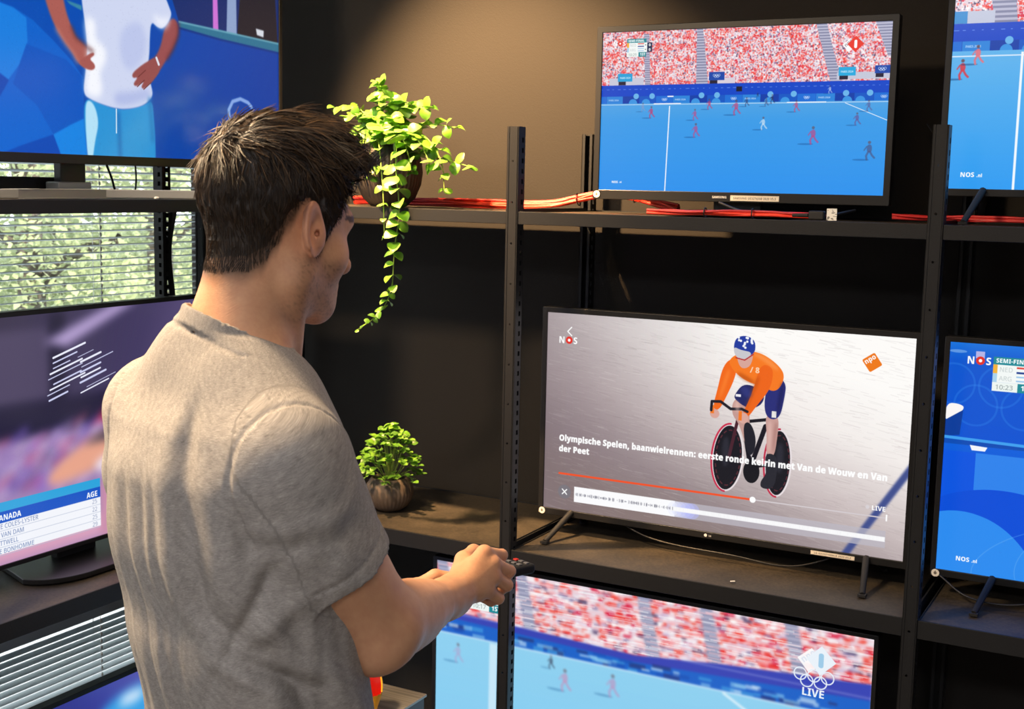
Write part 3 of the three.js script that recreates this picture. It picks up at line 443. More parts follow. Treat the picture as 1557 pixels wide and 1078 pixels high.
function athlete(c, W, H) {         // the large set on the left rack
  const S = Object.fromEntries(Object.entries(athleteShapes).map(([k, v]) => [k, v.map(([x, y]) => [x * W, y * H])])), g = c.createLinearGradient(W * 0.5, H * 0.4, W, H);
  g.addColorStop(0, '#0b4fb4'); g.addColorStop(1, '#083c9c'); c.fillStyle = g; c.fillRect(0, 0, W, H); soft(c, 1.2);
  poly(c, S.big, '#0e62cb'); poly(c, S.wedge, '#1a7edf'); poly(c, S.mid, '#0c57c0'); poly(c, S.darksq, '#0a49b0'); poly(c, S.tri2, '#0a48b2'); poly(c, S.tri, '#1483e2');
  poly(c, S.standtop, '#1b2f6c'); poly(c, S.darkA, '#25222c'); poly(c, S.pink, '#cf74d6'); poly(c, S.grey, '#8fa4cc'); poly(c, S.cup, '#d9dde6'); poly(c, S.rail, '#2f7392'); poly(c, S.rail2, '#3a86a6'); stroke(c, S.rail.slice(0, 3), 4, '#69a9bc'); stroke(c, S.rail.slice(3).reverse(), 5, '#0a3688');
  stroke(c, S.curl, 9, '#86a8e6'); soft(c, 2);
  blob(c, S.armA, '#ad5f57'); blob(c, S.armB, '#9a5052'); soft(c, 1.4); blob(c, S.pants, '#2893d6'); blob(c, S.stripe, '#b4e2f8'); blob(c, S.shirt, '#cfd7f2');
  soft(c, 7); blob(c, S.shirtlight, '#f6f8ff'); blob(c, S.shirtshade, '#bdc7ec'); blob(c, S.shirtshade2, '#b2bde8'); blob(c, S.sleeve, '#eef1fd');
  soft(c, 1.2); blob(c, [...S.armA.slice(5, 13), [W * 0.5, H * 0.725]], '#a85a54'); blob(c, [S.armB[6], S.armB[7], ...S.armB.slice(8, 20)], '#96504f'); soft(c, 5); const [px] = S.pants[4]; stroke(c, [[px, H * 0.87], [px + 3, H * 1.02]], 7, '#1462b0'); stroke(c, [S.pants[8], S.pants[6]].map(([x, y]) => [x - 8, y]), 9, '#1a74bd');
  stroke(c, S.armA.slice(12, 17), 6, '#6f3836'); stroke(c, S.armB.slice(2, 6), 7, '#6a3238'); stroke(c, S.armA.slice(2, 6), 5, '#d08a7c'); soft(c, 0);
  for (const i of [9, 12, 14]) stroke(c, [S.armB[i], [S.armB[i][0] + 22, S.armB[i][1] - 16]], 2, '#6e3434'); stroke(c, [[S.armB[6][0] - 4, S.armB[6][1] - 12], [S.armB[19][0] + 2, S.armB[19][1] + 2]], 6, '#e2e2ee'); stroke(c, [[px - 6, H * 0.86], [px - 7, H * 0.93]], 3, '#d9ecf8'); disc(c, W * 0.612, H * 0.512, 6, '#5a6ea8');
  const r = rng(15); for (let i = 0; i < 9000; i++) rect(c, r() * W, r() * H, 2, 2, r() > 0.5 ? 'rgba(255,255,255,.035)' : 'rgba(0,0,20,.05)');
}
function blurPan(c, W, H) {         // middle set on the left rack, name table over a blurred pan
  rect(c, 0, 0, W, H, '#241f3c'); const g = c.createLinearGradient(W * 0.2, 0, W, H * 0.5); g.addColorStop(0, '#2e2842'); g.addColorStop(0.6, '#453c62'); g.addColorStop(1, '#74648f'); c.fillStyle = g; c.fillRect(0, 0, W, H * 0.4);
  const r = rng(6); soft(c, 14);
  rect(c, W * 0.2, H * 0.06, W * 0.2, H * 0.3, '#4a4160'); rect(c, W * 0.4, H * 0.0, W * 0.05, H * 0.5, '#201c36'); poly(c, [[W * 0.38, H * 0.12], [W * 0.62, -H * 0.02], [W * 0.7, -H * 0.02], [W * 0.45, H * 0.15]], '#b09ccc'); rect(c, 0, H * 0.36, W, H * 0.18, '#1e1a38');
  poly(c, [[W * 0.52, H * 0.52], [W * 0.62, H * 0.36], [W * 0.7, H * 0.3], [W * 0.7, H * 0.5], [W * 0.56, H * 0.56]], '#b2243c');
  rect(c, 0, H * 0.5, W, H * 0.6, '#9c83b4');
  for (let i = 0; i < 420; i++) { const x = r() * W, y = H * (0.48 + r() * 0.26), L = 18 + r() * 50; c.globalAlpha = 0.7; stroke(c, [[x, y], [x + L, y - L * 0.42]], 4 + r() * 8, ['#7d4fb8', '#b48cd8', '#d84a72', '#e8dcf0', '#3b2a6a', '#c6a0c8', '#6a50c0'][i % 7]); } c.globalAlpha = 1;
  blob(c, [[W * 0.36, H * 0.74], [W * 0.42, H * 0.62], [W * 0.6, H * 0.52], [W * 0.72, H * 0.5], [W * 0.7, H * 0.6], [W * 0.55, H * 0.7]], '#e8a58c'); blob(c, [[W * 0.5, H * 0.7], [W * 0.6, H * 0.62], [W * 0.75, H * 0.6], [W * 0.7, H * 0.75]], '#efe0ea'); poly(c, [[W * 0.5, H * 0.58], [W * 0.62, H * 0.5], [W * 0.8, H * 0.46], [W * 0.8, H * 0.5], [W * 0.6, H * 0.58]], '#4a4250');
  rect(c, 0, H * 0.9, W, H * 0.1, '#d8a0bc'); rect(c, W * 0.55, H * 0.76, W * 0.45, H * 0.24, '#c88ca8'); soft(c, 0);
  for (let i = 0; i < 17; i++) { const x = W * (0.385 + (i % 2) * 0.1 + r() * 0.03), y = H * (0.19 + i * 0.011), L = W * (0.05 + r() * 0.07); stroke(c, [[x, y], [x + L, y - L * 0.26]], 2 + r() * 5, i % 3 ? '#cfd3f4' : '#eef0ff'); }
  const t = H * 0.742; rect(c, 0, t, W * 0.551, H * 0.038, '#2ba4dc'); rect(c, 0, t + H * 0.038, W * 0.551, H * 0.046, '#0c55c4'); rect(c, 0, t + H * 0.084, W * 0.551, H * 0.128, '#f2f4fa');
  write(c, 'CANADA', W * 0.225, t + H * 0.075, 24, '#fff'); write(c, 'AGE', W * 0.542, t + H * 0.077, 24, '#fff', 'right');
  ['MAGGIE COLES-LYSTER', 'SARAH VAN DAM', 'ERIN ATTWELL', 'ARIANE BONHOMME'].forEach((n, i) => { const y = t + H * (0.108 + 0.0335 * i); write(c, n, W * 0.19, y, 20, '#7488b4', 'left', false); write(c, ['25', '22', '25', '29'][i], W * 0.54, y, 20, '#98a4c0', 'right', false); rect(c, 0, y + 5, W * 0.551, 1.5, '#b9c2d6'); });
}
function nightBlue(c, W, H) { const g = c.createLinearGradient(0, 0, W, 0); g.addColorStop(0, '#1c2460'); g.addColorStop(0.6, '#3a3f9a'); g.addColorStop(1, '#8a8ad0'); c.fillStyle = g; c.fillRect(0, 0, W, H); soft(c, 10); disc(c, W * 0.72, H * 0.2, W * 0.16, '#3aa0e4', H * 0.12); disc(c, W * 0.7, H * 0.13, W * 0.05, '#e8f0fc', H * 0.03); disc(c, W * 0.4, H * 0.3, W * 0.2, '#2a2c78', H * 0.2); soft(c, 0); }
// ---------------------------------------------------------------- television sets
import { FontLoader } from 'three/addons/loaders/FontLoader.js';
import { TextGeometry } from 'three/addons/geometries/TextGeometry.js';
const font = await new FontLoader().loadAsync('fonts/droid/droid_sans_bold.typeface.json');
function lettering(s, h, material, parent, x, y, z) {
  const g = new TextGeometry(s, { font, size: h, depth: 0.0006, curveSegments: 3 }); g.computeBoundingBox(); g.translate(-(g.boundingBox.max.x + g.boundingBox.min.x) / 2, 0, 0);
  const m = part('brand_lettering', g, material, parent, 'small pale maker name on the lower bezel'); m.position.set(x, y, z); return m;
}
const whiteMark = std({ color: 0xdadada, roughness: 0.5 }), badgeWhite = std({ color: 0xe8e4da, roughness: 0.5 }), badgeDark = std({ color: 0x6a625a, roughness: 0.5 });
// o: w, h outer size; b: [side, top, bottom] bezel; foot: height of the frame above the shelf. The set stands on its group's origin and faces +z.
function television(o) {
  const g = thing('television', o.label, 'television', o.pos, o.turn ?? 0), { w, h, foot } = o, [bs, bt, bb] = o.b, y0 = foot, y1 = foot + h, d = 0.026;
  const outer = new THREE.Shape(); const c = 0.003;
  outer.moveTo(-w / 2 + c, y0); outer.lineTo(w / 2 - c, y0); outer.quadraticCurveTo(w / 2, y0, w / 2, y0 + c); outer.lineTo(w / 2, y1 - c); outer.quadraticCurveTo(w / 2, y1, w / 2 - c, y1); outer.lineTo(-w / 2 + c, y1); outer.quadraticCurveTo(-w / 2, y1, -w / 2, y1 - c); outer.lineTo(-w / 2, y0 + c); outer.quadraticCurveTo(-w / 2, y0, -w / 2 + c, y0);
  outer.holes.push(new THREE.Path([[-w / 2 + bs, y0 + bb], [-w / 2 + bs, y1 - bt], [w / 2 - bs, y1 - bt], [w / 2 - bs, y0 + bb]].map((p) => new THREE.Vector2(...p))));
  part('bezel', new THREE.ExtrudeGeometry(outer, { depth: d, bevelEnabled: true, bevelSize: 0.0012, bevelThickness: 0.0015, bevelSegments: 2, curveSegments: 3 }).translate(0, 0, -d + 0.003), M.plastic, g);
  part('back_shell', [new RoundedBoxGeometry(w - 0.006, h - 0.006, 0.012, 2, 0.004).translate(0, y0 + h / 2, -d + 0.002), new RoundedBoxGeometry(w * 0.72, h * 0.62, 0.04, 3, 0.015).translate(0, y0 + h * 0.4, -d - 0.022)], M.plasticMatte, g);
  const sw = w - 2 * bs, sh = h - bt - bb, sy = (y0 + bb + y1 - bt) / 2;
  const pic = canvas(o.res[0], o.res[1], o.draw);
  part('screen', new THREE.PlaneGeometry(sw, sh).translate(0, sy, 0), phys({ color: 0x050506, roughness: 0.18, emissive: 0xffffff, emissiveMap: pic, emissiveIntensity: o.glow ?? 1, specularIntensity: 0.7 }), g, 'lit picture of the broadcast');
  if (o.light) { const l = new THREE.RectAreaLight(new THREE.Color().setRGB(...o.light), 0.35, sw, sh); l.position.set(0, sy, 0.006); l.rotation.y = Math.PI; g.add(l); }
  if (o.stand === 'feet') for (const s of [-1, 1]) {
    const x = s * w * (o.feetAt ?? 0.4), leg = (z) => cyl(0.007, 0.0085, [x + s * 0.02, 0.004, z], [x, y0 + 0.012, z * 0.12 - 0.012], 8);
    part('foot', [leg(0.115), leg(-0.12), bx(x + s * 0.02 - 0.009, x + s * 0.02 + 0.009, 0, 0.006, 0.105, 0.125), bx(x + s * 0.02 - 0.009, x + s * 0.02 + 0.009, 0, 0.006, -0.13, -0.11)], M.plasticMatte, g);
  }
  if (o.stand === 'pedestal') {
    part('stand_neck', [bx(-0.06, 0.06, 0.006, y0 + 0.06, -0.055, -0.03, 0.004), bx(-0.11, 0.11, y0 + 0.02, y0 + 0.07, -0.05, -0.025, 0.004)], M.plasticMatte, g);
    const s = new THREE.Shape(); s.moveTo(-w * 0.22, 0.05); s.quadraticCurveTo(-w * 0.2, 0.12, -w * 0.1, 0.13); s.lineTo(w * 0.1, 0.13); s.quadraticCurveTo(w * 0.2, 0.12, w * 0.22, 0.05); s.lineTo(w * 0.16, -0.1); s.lineTo(-w * 0.16, -0.1);
    part('stand_base', new THREE.ExtrudeGeometry(s, { depth: 0.008, bevelEnabled: true, bevelSize: 0.002, bevelThickness: 0.002 }).rotateX(Math.PI / 2).translate(0, 0.011, -0.02), M.plastic, g);
  }
  if (o.stand === 'curved') {   // bent bar on the shelf with a square neck
    part('stand_neck', [bx(-0.038, 0.038, 0.03, y0 + 0.06, -0.06, -0.036, 0.003), bx(0.03, 0.06, 0.03, y0 + 0.03, -0.075, -0.06, 0.003)], M.plastic, g);
    const s = new THREE.Shape(); const n = 24; for (let i = 0; i <= n; i++) { const t = -1 + 2 * i / n; s.lineTo(t * 0.3 - 0.02, 0.11 * (1 - t * t) - 0.02); } for (let i = n; i >= 0; i--) { const t = -1 + 2 * i / n; s.lineTo(t * 0.28 - 0.02, 0.085 * (1 - t * t) - 0.055); }
    part('stand_base', [new THREE.ExtrudeGeometry(s, { depth: 0.016, bevelEnabled: true, bevelSize: 0.002, bevelThickness: 0.002, bevelSegments: 2 }).rotateX(-Math.PI / 2).translate(0, 0.002, 0.07), bx(-0.05, 0.05, 0.016, 0.036, -0.075, -0.03, 0.004)], M.grey, g);
  }
  if (o.brand) {
    lettering(o.brand, bb * 0.26, whiteMark, g, o.brandAt ?? 0, y0 + bb * 0.36, 0.0052);
    if (o.emblem) part('brand_emblem', [new THREE.CylinderGeometry(0.004, 0.004, 0.0008, 18).rotateX(Math.PI / 2).translate((o.brandAt ?? 0) - 0.0115, y0 + bb * 0.5, 0.0052)], whiteMark, g, 'round pale emblem beside the maker name');
  }
  if (o.strip) {
    const [text, x0, x1] = o.strip, hh = bb * 0.62;
    const face = canvas(512, 56, (k, W, H) => { rect(k, 0, 0, W, H, '#e6dccb'); k.strokeStyle = '#a8a092'; k.lineWidth = 2; k.strokeRect(5, 5, W - 10, H - 10); write(k, text, W / 2, 41, 34, '#5d564d', 'center', true, W - 60); });
    const m = [badgeWhite, badgeWhite, badgeWhite, badgeWhite, std({ map: face, roughness: 0.7 }), badgeWhite];
    const s = new THREE.Mesh(new THREE.BoxGeometry(x1 - x0, hh, 0.0008), m); s.name = 'label_strip'; s.position.set((x0 + x1) / 2, y0 + bb * 0.42, 0.0056); s.userData.label = 'cream paper strip with the type printed in capitals'; g.add(shadow(s));
  }
  if (o.badge) {
    const b = part('round_sticker', new THREE.CylinderGeometry(0.0088, 0.0088, 0.001, 24).rotateX(Math.PI / 2), badgeWhite, g, 'small round white sticker with a dark drop'); b.position.set(-w / 2 + o.badge[0], y0 + o.badge[1], 0.0058);
    part('sticker_mark', [new THREE.SphereGeometry(0.0034, 10, 6).scale(1, 1.1, 0.12), new THREE.ConeGeometry(0.003, 0.0052, 10).scale(1, 1, 0.12).translate(0, 0.0034, 0)].map((q) => q.translate(0, 0, 0.0007)), badgeDark, b);
  }
  return g;
}
television({ label: 'smaller television showing a wide hockey pitch under red crowd stands', pos: [-0.9965, YS, -2.97], w: 0.739, h: 0.425, b: [0.013, 0.013, 0.021], foot: 0.035, res: [1280, 720], draw: hockeyWide, stand: 'pedestal', light: [0.45, 0.5, 0.85], brand: 'SAMSUNG', brandAt: -0.033, strip: ['SAMSUNG UE32T4300 2020 V5.5', -0.005, 0.115], badge: [0.0105, 0.011] });
television({ label: 'television showing a track cyclist in orange with a playback bar', pos: [-1.017, YL, -2.97], w: 0.966, h: 0.553, b: [0.0115, 0.012, 0.015], foot: 0.047, res: [1600, 900], draw: trackCyclist, stand: 'feet', light: [0.8, 0.74, 0.72], brand: 'LG', brandAt: 0.0, emblem: true, strip: ['LG 43UN71006LB 2020 V3.2', 0.255, 0.36], badge: [0.011, 0.0075] });
television({ label: 'largest lower television showing a blurred hockey pan behind the post', pos: [-1.142, 0.1, -2.805], w: 1.168, h: 0.672, b: [0.008, 0.008, 0.014], foot: 0.046, res: [1600, 900], draw: hockeyPan, stand: 'feet', feetAt: 0.34, light: [0.6, 0.7, 0.9] });
television({ label: 'television showing a hockey pitch with a red player by the white line', pos: [-0.039, YS, -2.97], w: 0.966, h: 0.553, b: [0.0115, 0.012, 0.014], foot: 0.061, res: [1280, 720], draw: hockeyNear, stand: 'feet', light: [0.3, 0.55, 0.95] });
television({ label: 'television showing a plain blue arena wall with a score table', pos: [0.0, YL, -2.97], w: 0.966, h: 0.553, b: [0.0095, 0.01, 0.014], foot: 0.044, res: [1280, 720], draw: poolBlue, stand: 'feet', feetAt: 0.36, light: [0.1, 0.3, 0.9], badge: [0.011, 0.006] });
television({ label: 'big television showing a person in a white shirt before a blue wall', pos: [-2.3, 1.752, -2.16], turn: Math.PI / 2, w: 1.448, h: 0.83, b: [0.009, 0.009, 0.019], foot: 0.079, res: [1280, 720], draw: athlete, stand: 'curved', light: [0.2, 0.35, 0.8] });
television({ label: 'television showing a name table over a purple blurred crowd', pos: [-2.3, 0.885, -2.1375], turn: Math.PI / 2, w: 0.966, h: 0.575, b: [0.009, 0.009, 0.008], foot: 0.04, res: [1280, 720], draw: blurPan, stand: 'pedestal', light: [0.5, 0.4, 0.7] });
television({ label: 'low television showing a dark blue scene under the blind', pos: [-2.3, 0.03, -2.1], turn: Math.PI / 2, w: 0.9, h: 0.515, b: [0.011, 0.011, 0.014], foot: 0.018, res: [640, 360], draw: nightBlue, stand: 'pedestal', light: [0.25, 0.28, 0.6] });
// ---------------------------------------------------------------- the man: signed distances meshed by surface nets
const clamp = (x, a, b) => Math.max(a, Math.min(b, x)), mixf = (a, b, t) => a + (b - a) * t, sstep = (a, b, x) => { const t = clamp((x - a) / (b - a), 0, 1); return t * t * (3 - 2 * t); };
const smin = (a, b, k) => { const h = Math.max(k - Math.abs(a - b), 0) / k; return Math.min(a, b) - h * h * k * 0.25; }, smax = (a, b, k) => -smin(-a, -b, k);
function cone(a, b, ra, rb) {       // tapered capsule
  const bx_ = b[0] - a[0], by = b[1] - a[1], bz = b[2] - a[2], L = bx_ * bx_ + by * by + bz * bz;
  return (x, y, z) => { const px = x - a[0], py = y - a[1], pz = z - a[2], t = clamp((px * bx_ + py * by + pz * bz) / L, 0, 1); return Math.hypot(px - bx_ * t, py - by * t, pz - bz * t) - (ra + (rb - ra) * t); };
}
const ball = (c, r) => (x, y, z) => Math.hypot(x - c[0], y - c[1], z - c[2]) - r;
const egg = (c, r) => (x, y, z) => { const a = (x - c[0]) / r[0], b = (y - c[1]) / r[1], d = (z - c[2]) / r[2], k = Math.hypot(a, b, d), g = Math.hypot(a / r[0], b / r[1], d / r[2]); return g < 1e-9 ? -Math.min(...r) : k * (k - 1) / g; };
const curve = (table) => (x) => { if (x <= table[0][0]) return table[0][1]; for (let i = 1; i < table.length; i++) if (x <= table[i][0]) { const [a, b] = [table[i - 1], table[i]], t = (x - a[0]) / (b[0] - a[0]), s = t * t * (3 - 2 * t); return mixf(a[1], b[1], s); } return table[table.length - 1][1]; };
// naive surface nets over a box, skipping blocks far from the surface
function surfaceNets(f, lo, hi, cell) {
  const n = lo.map((l, i) => Math.ceil((hi[i] - l) / cell) + 1), [nx, ny, nz] = n, val = new Float32Array(nx * ny * nz).fill(9), B = 6, far = B * cell * 1.75;
  for (let bz = 0; bz < nz; bz += B) for (let by = 0; by < ny; by += B) for (let bq = 0; bq < nx; bq += B) {
    const d = f(lo[0] + (bq + B / 2) * cell, lo[1] + (by + B / 2) * cell, lo[2] + (bz + B / 2) * cell), skip = Math.abs(d) > far;
    for (let k = bz; k < Math.min(bz + B, nz); k++) for (let j = by; j < Math.min(by + B, ny); j++) for (let i = bq; i < Math.min(bq + B, nx); i++) val[(k * ny + j) * nx + i] = skip ? d : f(lo[0] + i * cell, lo[1] + j * cell, lo[2] + k * cell);
  }
  const id = new Int32Array(nx * ny * nz).fill(-1), pos = [], idx = [], C = [0, 1, nx, nx + 1, nx * ny, nx * ny + 1, nx * ny + nx, nx * ny + nx + 1];
  const E = [[0, 1], [0, 2], [0, 4], [1, 3], [1, 5], [2, 3], [2, 6], [3, 7], [4, 5], [4, 6], [5, 7], [6, 7]];
  for (let k = 0; k < nz - 1; k++) for (let j = 0; j < ny - 1; j++) for (let i = 0; i < nx - 1; i++) {
    const o = (k * ny + j) * nx + i; let m = 0; for (let c = 0; c < 8; c++) if (val[o + C[c]] < 0) m |= 1 << c;
    if (m === 0 || m === 255) continue;
    let x = 0, y = 0, z = 0, q = 0;
    for (const [a, b] of E) if (((m >> a) & 1) !== ((m >> b) & 1)) { const va = val[o + C[a]], vb = val[o + C[b]], t = va / (va - vb); x += (a & 1) + ((b & 1) - (a & 1)) * t; y += ((a >> 1) & 1) + (((b >> 1) & 1) - ((a >> 1) & 1)) * t; z += (a >> 2) + ((b >> 2) - (a >> 2)) * t; q++; }
    id[o] = pos.length / 3; pos.push(lo[0] + (i + x / q) * cell, lo[1] + (j + y / q) * cell, lo[2] + (k + z / q) * cell);
  }
  for (let k = 1; k < nz - 1; k++) for (let j = 1; j < ny - 1; j++) for (let i = 1; i < nx - 1; i++) {
    const o = (k * ny + j) * nx + i, s = val[o] < 0;
    for (const [st, u, v] of [[1, nx, nx * ny], [nx, nx * ny, 1], [nx * ny, 1, nx]]) {
      if ((val[o + st] < 0) === s) continue;
      const a = id[o], b = id[o - u], c = id[o - u - v], d = id[o - v]; if (a < 0 || b < 0 || c < 0 || d < 0) continue;
      s ? idx.push(a, b, c, a, c, d) : idx.push(a, c, b, a, d, c);
    }
  }
  const e = cell * 0.6, nor = new Float32Array(pos.length);
  for (let i = 0; i < pos.length; i += 3) { const [x, y, z] = [pos[i], pos[i + 1], pos[i + 2]]; let a = f(x + e, y, z) - f(x - e, y, z), b = f(x, y + e, z) - f(x, y - e, z), c = f(x, y, z + e) - f(x, y, z - e); const l = Math.hypot(a, b, c) || 1; nor[i] = a / l; nor[i + 1] = b / l; nor[i + 2] = c / l; }
  const g = new THREE.BufferGeometry(); g.setAttribute('position', new THREE.Float32BufferAttribute(pos, 3)); g.setAttribute('normal', new THREE.BufferAttribute(nor, 3)); g.setIndex(idx);
  return g;
}
// uv(x, y, z) and colour(x, y, z) written per vertex; triangles that cross the uv seam are unrolled
function dress(g, uv, colour, period = 0) {
  const P = g.attributes.position, U = new Float32Array(P.count * 2), Cc = colour && new Float32Array(P.count * 3);
  for (let i = 0; i < P.count; i++) { const a = [P.getX(i), P.getY(i), P.getZ(i)], t = uv(...a); U[2 * i] = t[0]; U[2 * i + 1] = t[1]; if (colour) Cc.set(colour(...a), 3 * i); }
  g.setAttribute('uv', new THREE.BufferAttribute(U, 2)); if (colour) g.setAttribute('color', new THREE.BufferAttribute(Cc, 3));
  if (!period) return g;
  const h = g.toNonIndexed(), q = h.attributes.uv;
  for (let i = 0; i < q.count; i += 3) { const m = Math.max(q.getX(i), q.getX(i + 1), q.getX(i + 2)); for (let k = 0; k < 3; k++) if (m - q.getX(i + k) > period / 2) q.setX(i + k, q.getX(i + k) + period); }
  return h;
}

const man = thing('person', 'man in a grey t-shirt seen from behind, pointing a remote at the screens', 'person', [-1.03, 0, -1.25], -13 * R);

// joints in the man's own frame: forward is -z, his right is +x
const J = { shR: [0.143, 1.478, 0.073], elR: [0.136, 1.236, -0.082], wrR: [0.007, 1.188, -0.345], shL: [-0.153, 1.502, 0.052], elL: [-0.225, 1.205, -0.05], wrL: [-0.09, 1.12, -0.295] };
const HEAD = { at: [0, 1.738, -0.018], pitch: 9 * R, scale: 0.985, yaw: 0.5 * R, roll: 0 };
const headM = new THREE.Matrix4().compose(V3(...HEAD.at), new THREE.Quaternion().setFromEuler(new THREE.Euler(-HEAD.pitch, HEAD.yaw, HEAD.roll, 'YXZ')), V3(HEAD.scale, HEAD.scale, HEAD.scale)), headI = headM.clone().invert().elements;
const toHead = (x, y, z) => [headI[0] * x + headI[4] * y + headI[8] * z + headI[12], headI[1] * x + headI[5] * y + headI[9] * z + headI[13], headI[2] * x + headI[6] * y + headI[10] * z + headI[14]];

// ---- head, in its own frame (origin between the ears)
const skull = egg([0, 0.038, 0.0], [0.0755, 0.089, 0.096]), face = egg([0, -0.02, -0.038], [0.0615, 0.082, 0.064]), muzzle = egg([0, -0.06, -0.07], [0.034, 0.036, 0.033]);
const jawR = cone([0.05, -0.05, -0.008], [0.014, -0.09, -0.076], 0.021, 0.019), jawL = cone([-0.05, -0.05, -0.008], [-0.014, -0.09, -0.076], 0.021, 0.019), chin = ball([0, -0.087, -0.086], 0.018);
const cheekR = ball([0.042, -0.024, -0.062], 0.025), cheekL = ball([-0.042, -0.024, -0.062], 0.025), brow = cone([0.036, 0.026, -0.084], [-0.036, 0.026, -0.084], 0.0145, 0.0145);
const noseB = cone([0, 0.016, -0.1], [0, -0.026, -0.122], 0.0075, 0.0108), noseT = ball([0, -0.03, -0.1245], 0.012), wingR = ball([0.0125, -0.036, -0.107], 0.0088), wingL = ball([-0.0125, -0.036, -0.107], 0.0088);
const nosR = ball([0.0062, -0.044, -0.114], 0.0038), nosL = ball([-0.0062, -0.044, -0.114], 0.0038);
const eyeR = ball([0.031, 0.004, -0.079], 0.0128), eyeL = ball([-0.031, 0.004, -0.079], 0.0128), sockR = egg([0.032, 0.005, -0.101], [0.018, 0.012, 0.013]), sockL = egg([-0.032, 0.005, -0.101], [0.018, 0.012, 0.013]);
const lidR = cone([0.021, 0.012, -0.088], [0.042, 0.011, -0.084], 0.0042, 0.0042), lidL = cone([-0.021, 0.012, -0.088], [-0.042, 0.011, -0.084], 0.0042, 0.0042);
const lipU = cone([-0.021, -0.059, -0.096], [0.021, -0.059, -0.096], 0.0052, 0.0052), lipD = cone([-0.018, -0.069, -0.096], [0.018, -0.069, -0.096], 0.006, 0.006), mouth = cone([-0.024, -0.064, -0.104], [0.024, -0.064, -0.104], 0.0022, 0.0022);
function ear(x, y, z) {             // right ear, mirrored by |x|; a rimmed leaf leaning back and out
  const c = Math.cos(-0.2), s = Math.sin(-0.2), py = (y - 0.002) * c - (z - 0.008) * s, pz = (y - 0.002) * s + (z - 0.008) * c, out = x - 0.083 - pz * 0.42 - 0.004;
  const w = 0.0195 - 0.15 * Math.max(0, -py - 0.008), r = Math.hypot(pz / w, py / 0.0335);
  const body = Math.max((r - 1) * 0.018, Math.abs(out) - 0.0048), rim = Math.hypot((r - 0.88) * 0.02, out - 0.004) - 0.0042, bowl = Math.hypot((pz + 0.002) / 0.0115, (py + 0.004) / 0.018, (out - 0.006) / 0.008);
  let d = smin(body, py > -0.022 ? rim : 1, 0.004); d = smax(d, -(bowl - 1) * 0.008, 0.004);
  return Math.max(smin(d, Math.hypot(x - 0.08, (y + 0.005) * 0.6, z + 0.004) - 0.013, 0.006), -(Math.hypot(pz + 0.007, py + 0.004, out - 0.004) - 0.0042));
}
function headShape(x, y, z) {
  let d = smin(skull(x, y, z), face(x, y, z), 0.03);
  d = smin(d, muzzle(x, y, z), 0.025); d = smin(d, Math.min(jawR(x, y, z), jawL(x, y, z)), 0.03); d = smin(d, chin(x, y, z), 0.02);
  d = smin(d, Math.min(cheekR(x, y, z), cheekL(x, y, z)), 0.022); d = smin(d, brow(x, y, z), 0.018);
  return d;
}
function head(x, y, z) {
  let d = headShape(x, y, z); if (d > 0.07) return d;
  d = smax(d, -Math.min(sockR(x, y, z), sockL(x, y, z)), 0.012); d = Math.min(d, Math.min(eyeR(x, y, z), eyeL(x, y, z))); d = smin(d, Math.min(lidR(x, y, z), lidL(x, y, z)), 0.004);
  d = smin(d, smin(noseB(x, y, z), noseT(x, y, z), 0.008), 0.012); d = smin(d, Math.min(wingR(x, y, z), wingL(x, y, z)), 0.006); d = smax(d, -Math.min(nosR(x, y, z), nosL(x, y, z)), 0.003);
  d = smin(d, smin(lipU(x, y, z), lipD(x, y, z), 0.003), 0.006); d = smax(d, -mouth(x, y, z), 0.003);
  return smin(d, ear(Math.abs(x), y, z), 0.007);
}
// ---- neck, arms, hands
const neckA = cone([0, 1.69, 0.0], [-0.004, 1.565, 0.038], 0.056, 0.056), neckB = cone([0, 1.705, 0.025], [-0.004, 1.58, 0.052], 0.044, 0.046), trapR = cone([0.02, 1.6, 0.035], [0.1, 1.525, 0.04], 0.032, 0.034), trapL = cone([-0.02, 1.61, 0.035], [-0.1, 1.54, 0.04], 0.032, 0.034);
const sterno = cone([0.055, 1.675, -0.01], [0.018, 1.565, -0.035], 0.014, 0.012), sternoL = cone([-0.055, 1.675, -0.01], [-0.018, 1.565, -0.035], 0.014, 0.012);
const lerp3 = (a, b, t) => [mixf(a[0], b[0], t), mixf(a[1], b[1], t), mixf(a[2], b[2], t)], add3 = (a, b) => [a[0] + b[0], a[1] + b[1], a[2] + b[2]];
function armOf(sh, el, wr, side) {
  const up = cone(sh, el, 0.055, 0.046), low = cone(el, lerp3(el, wr, 0.35), 0.042, 0.0385), fore = cone(lerp3(el, wr, 0.2), wr, 0.0405, 0.027), olec = ball(add3(el, [0.004 * side, -0.02, 0.022]), 0.026), wrist = cone(lerp3(el, wr, 0.9), wr, 0.0275, 0.0275), wristB = cone(add3(lerp3(el, wr, 0.88), [0, -0.008, 0]), add3(wr, [0, -0.01, 0]), 0.024, 0.025);
  const bulge = cone(add3(lerp3(el, wr, 0.02), [0.012 * side, 0.018, 0]), add3(lerp3(el, wr, 0.6), [0.004 * side, 0.006, 0]), 0.03, 0.022), tri = cone(add3(lerp3(sh, el, 0.3), [0.004 * side, -0.004, 0.03]), add3(lerp3(sh, el, 0.98), [0.006 * side, 0.0, 0.012]), 0.048, 0.036);
  return (x, y, z) => { let d = smin(up(x, y, z), low(x, y, z), 0.02); if (d > 0.2) return d; d = smin(d, fore(x, y, z), 0.03); d = smin(d, olec(x, y, z), 0.03); d = smin(d, smin(wrist(x, y, z), wristB(x, y, z), 0.01), 0.015); d = smin(d, bulge(x, y, z), 0.04); return smin(d, tri(x, y, z), 0.045); };
}
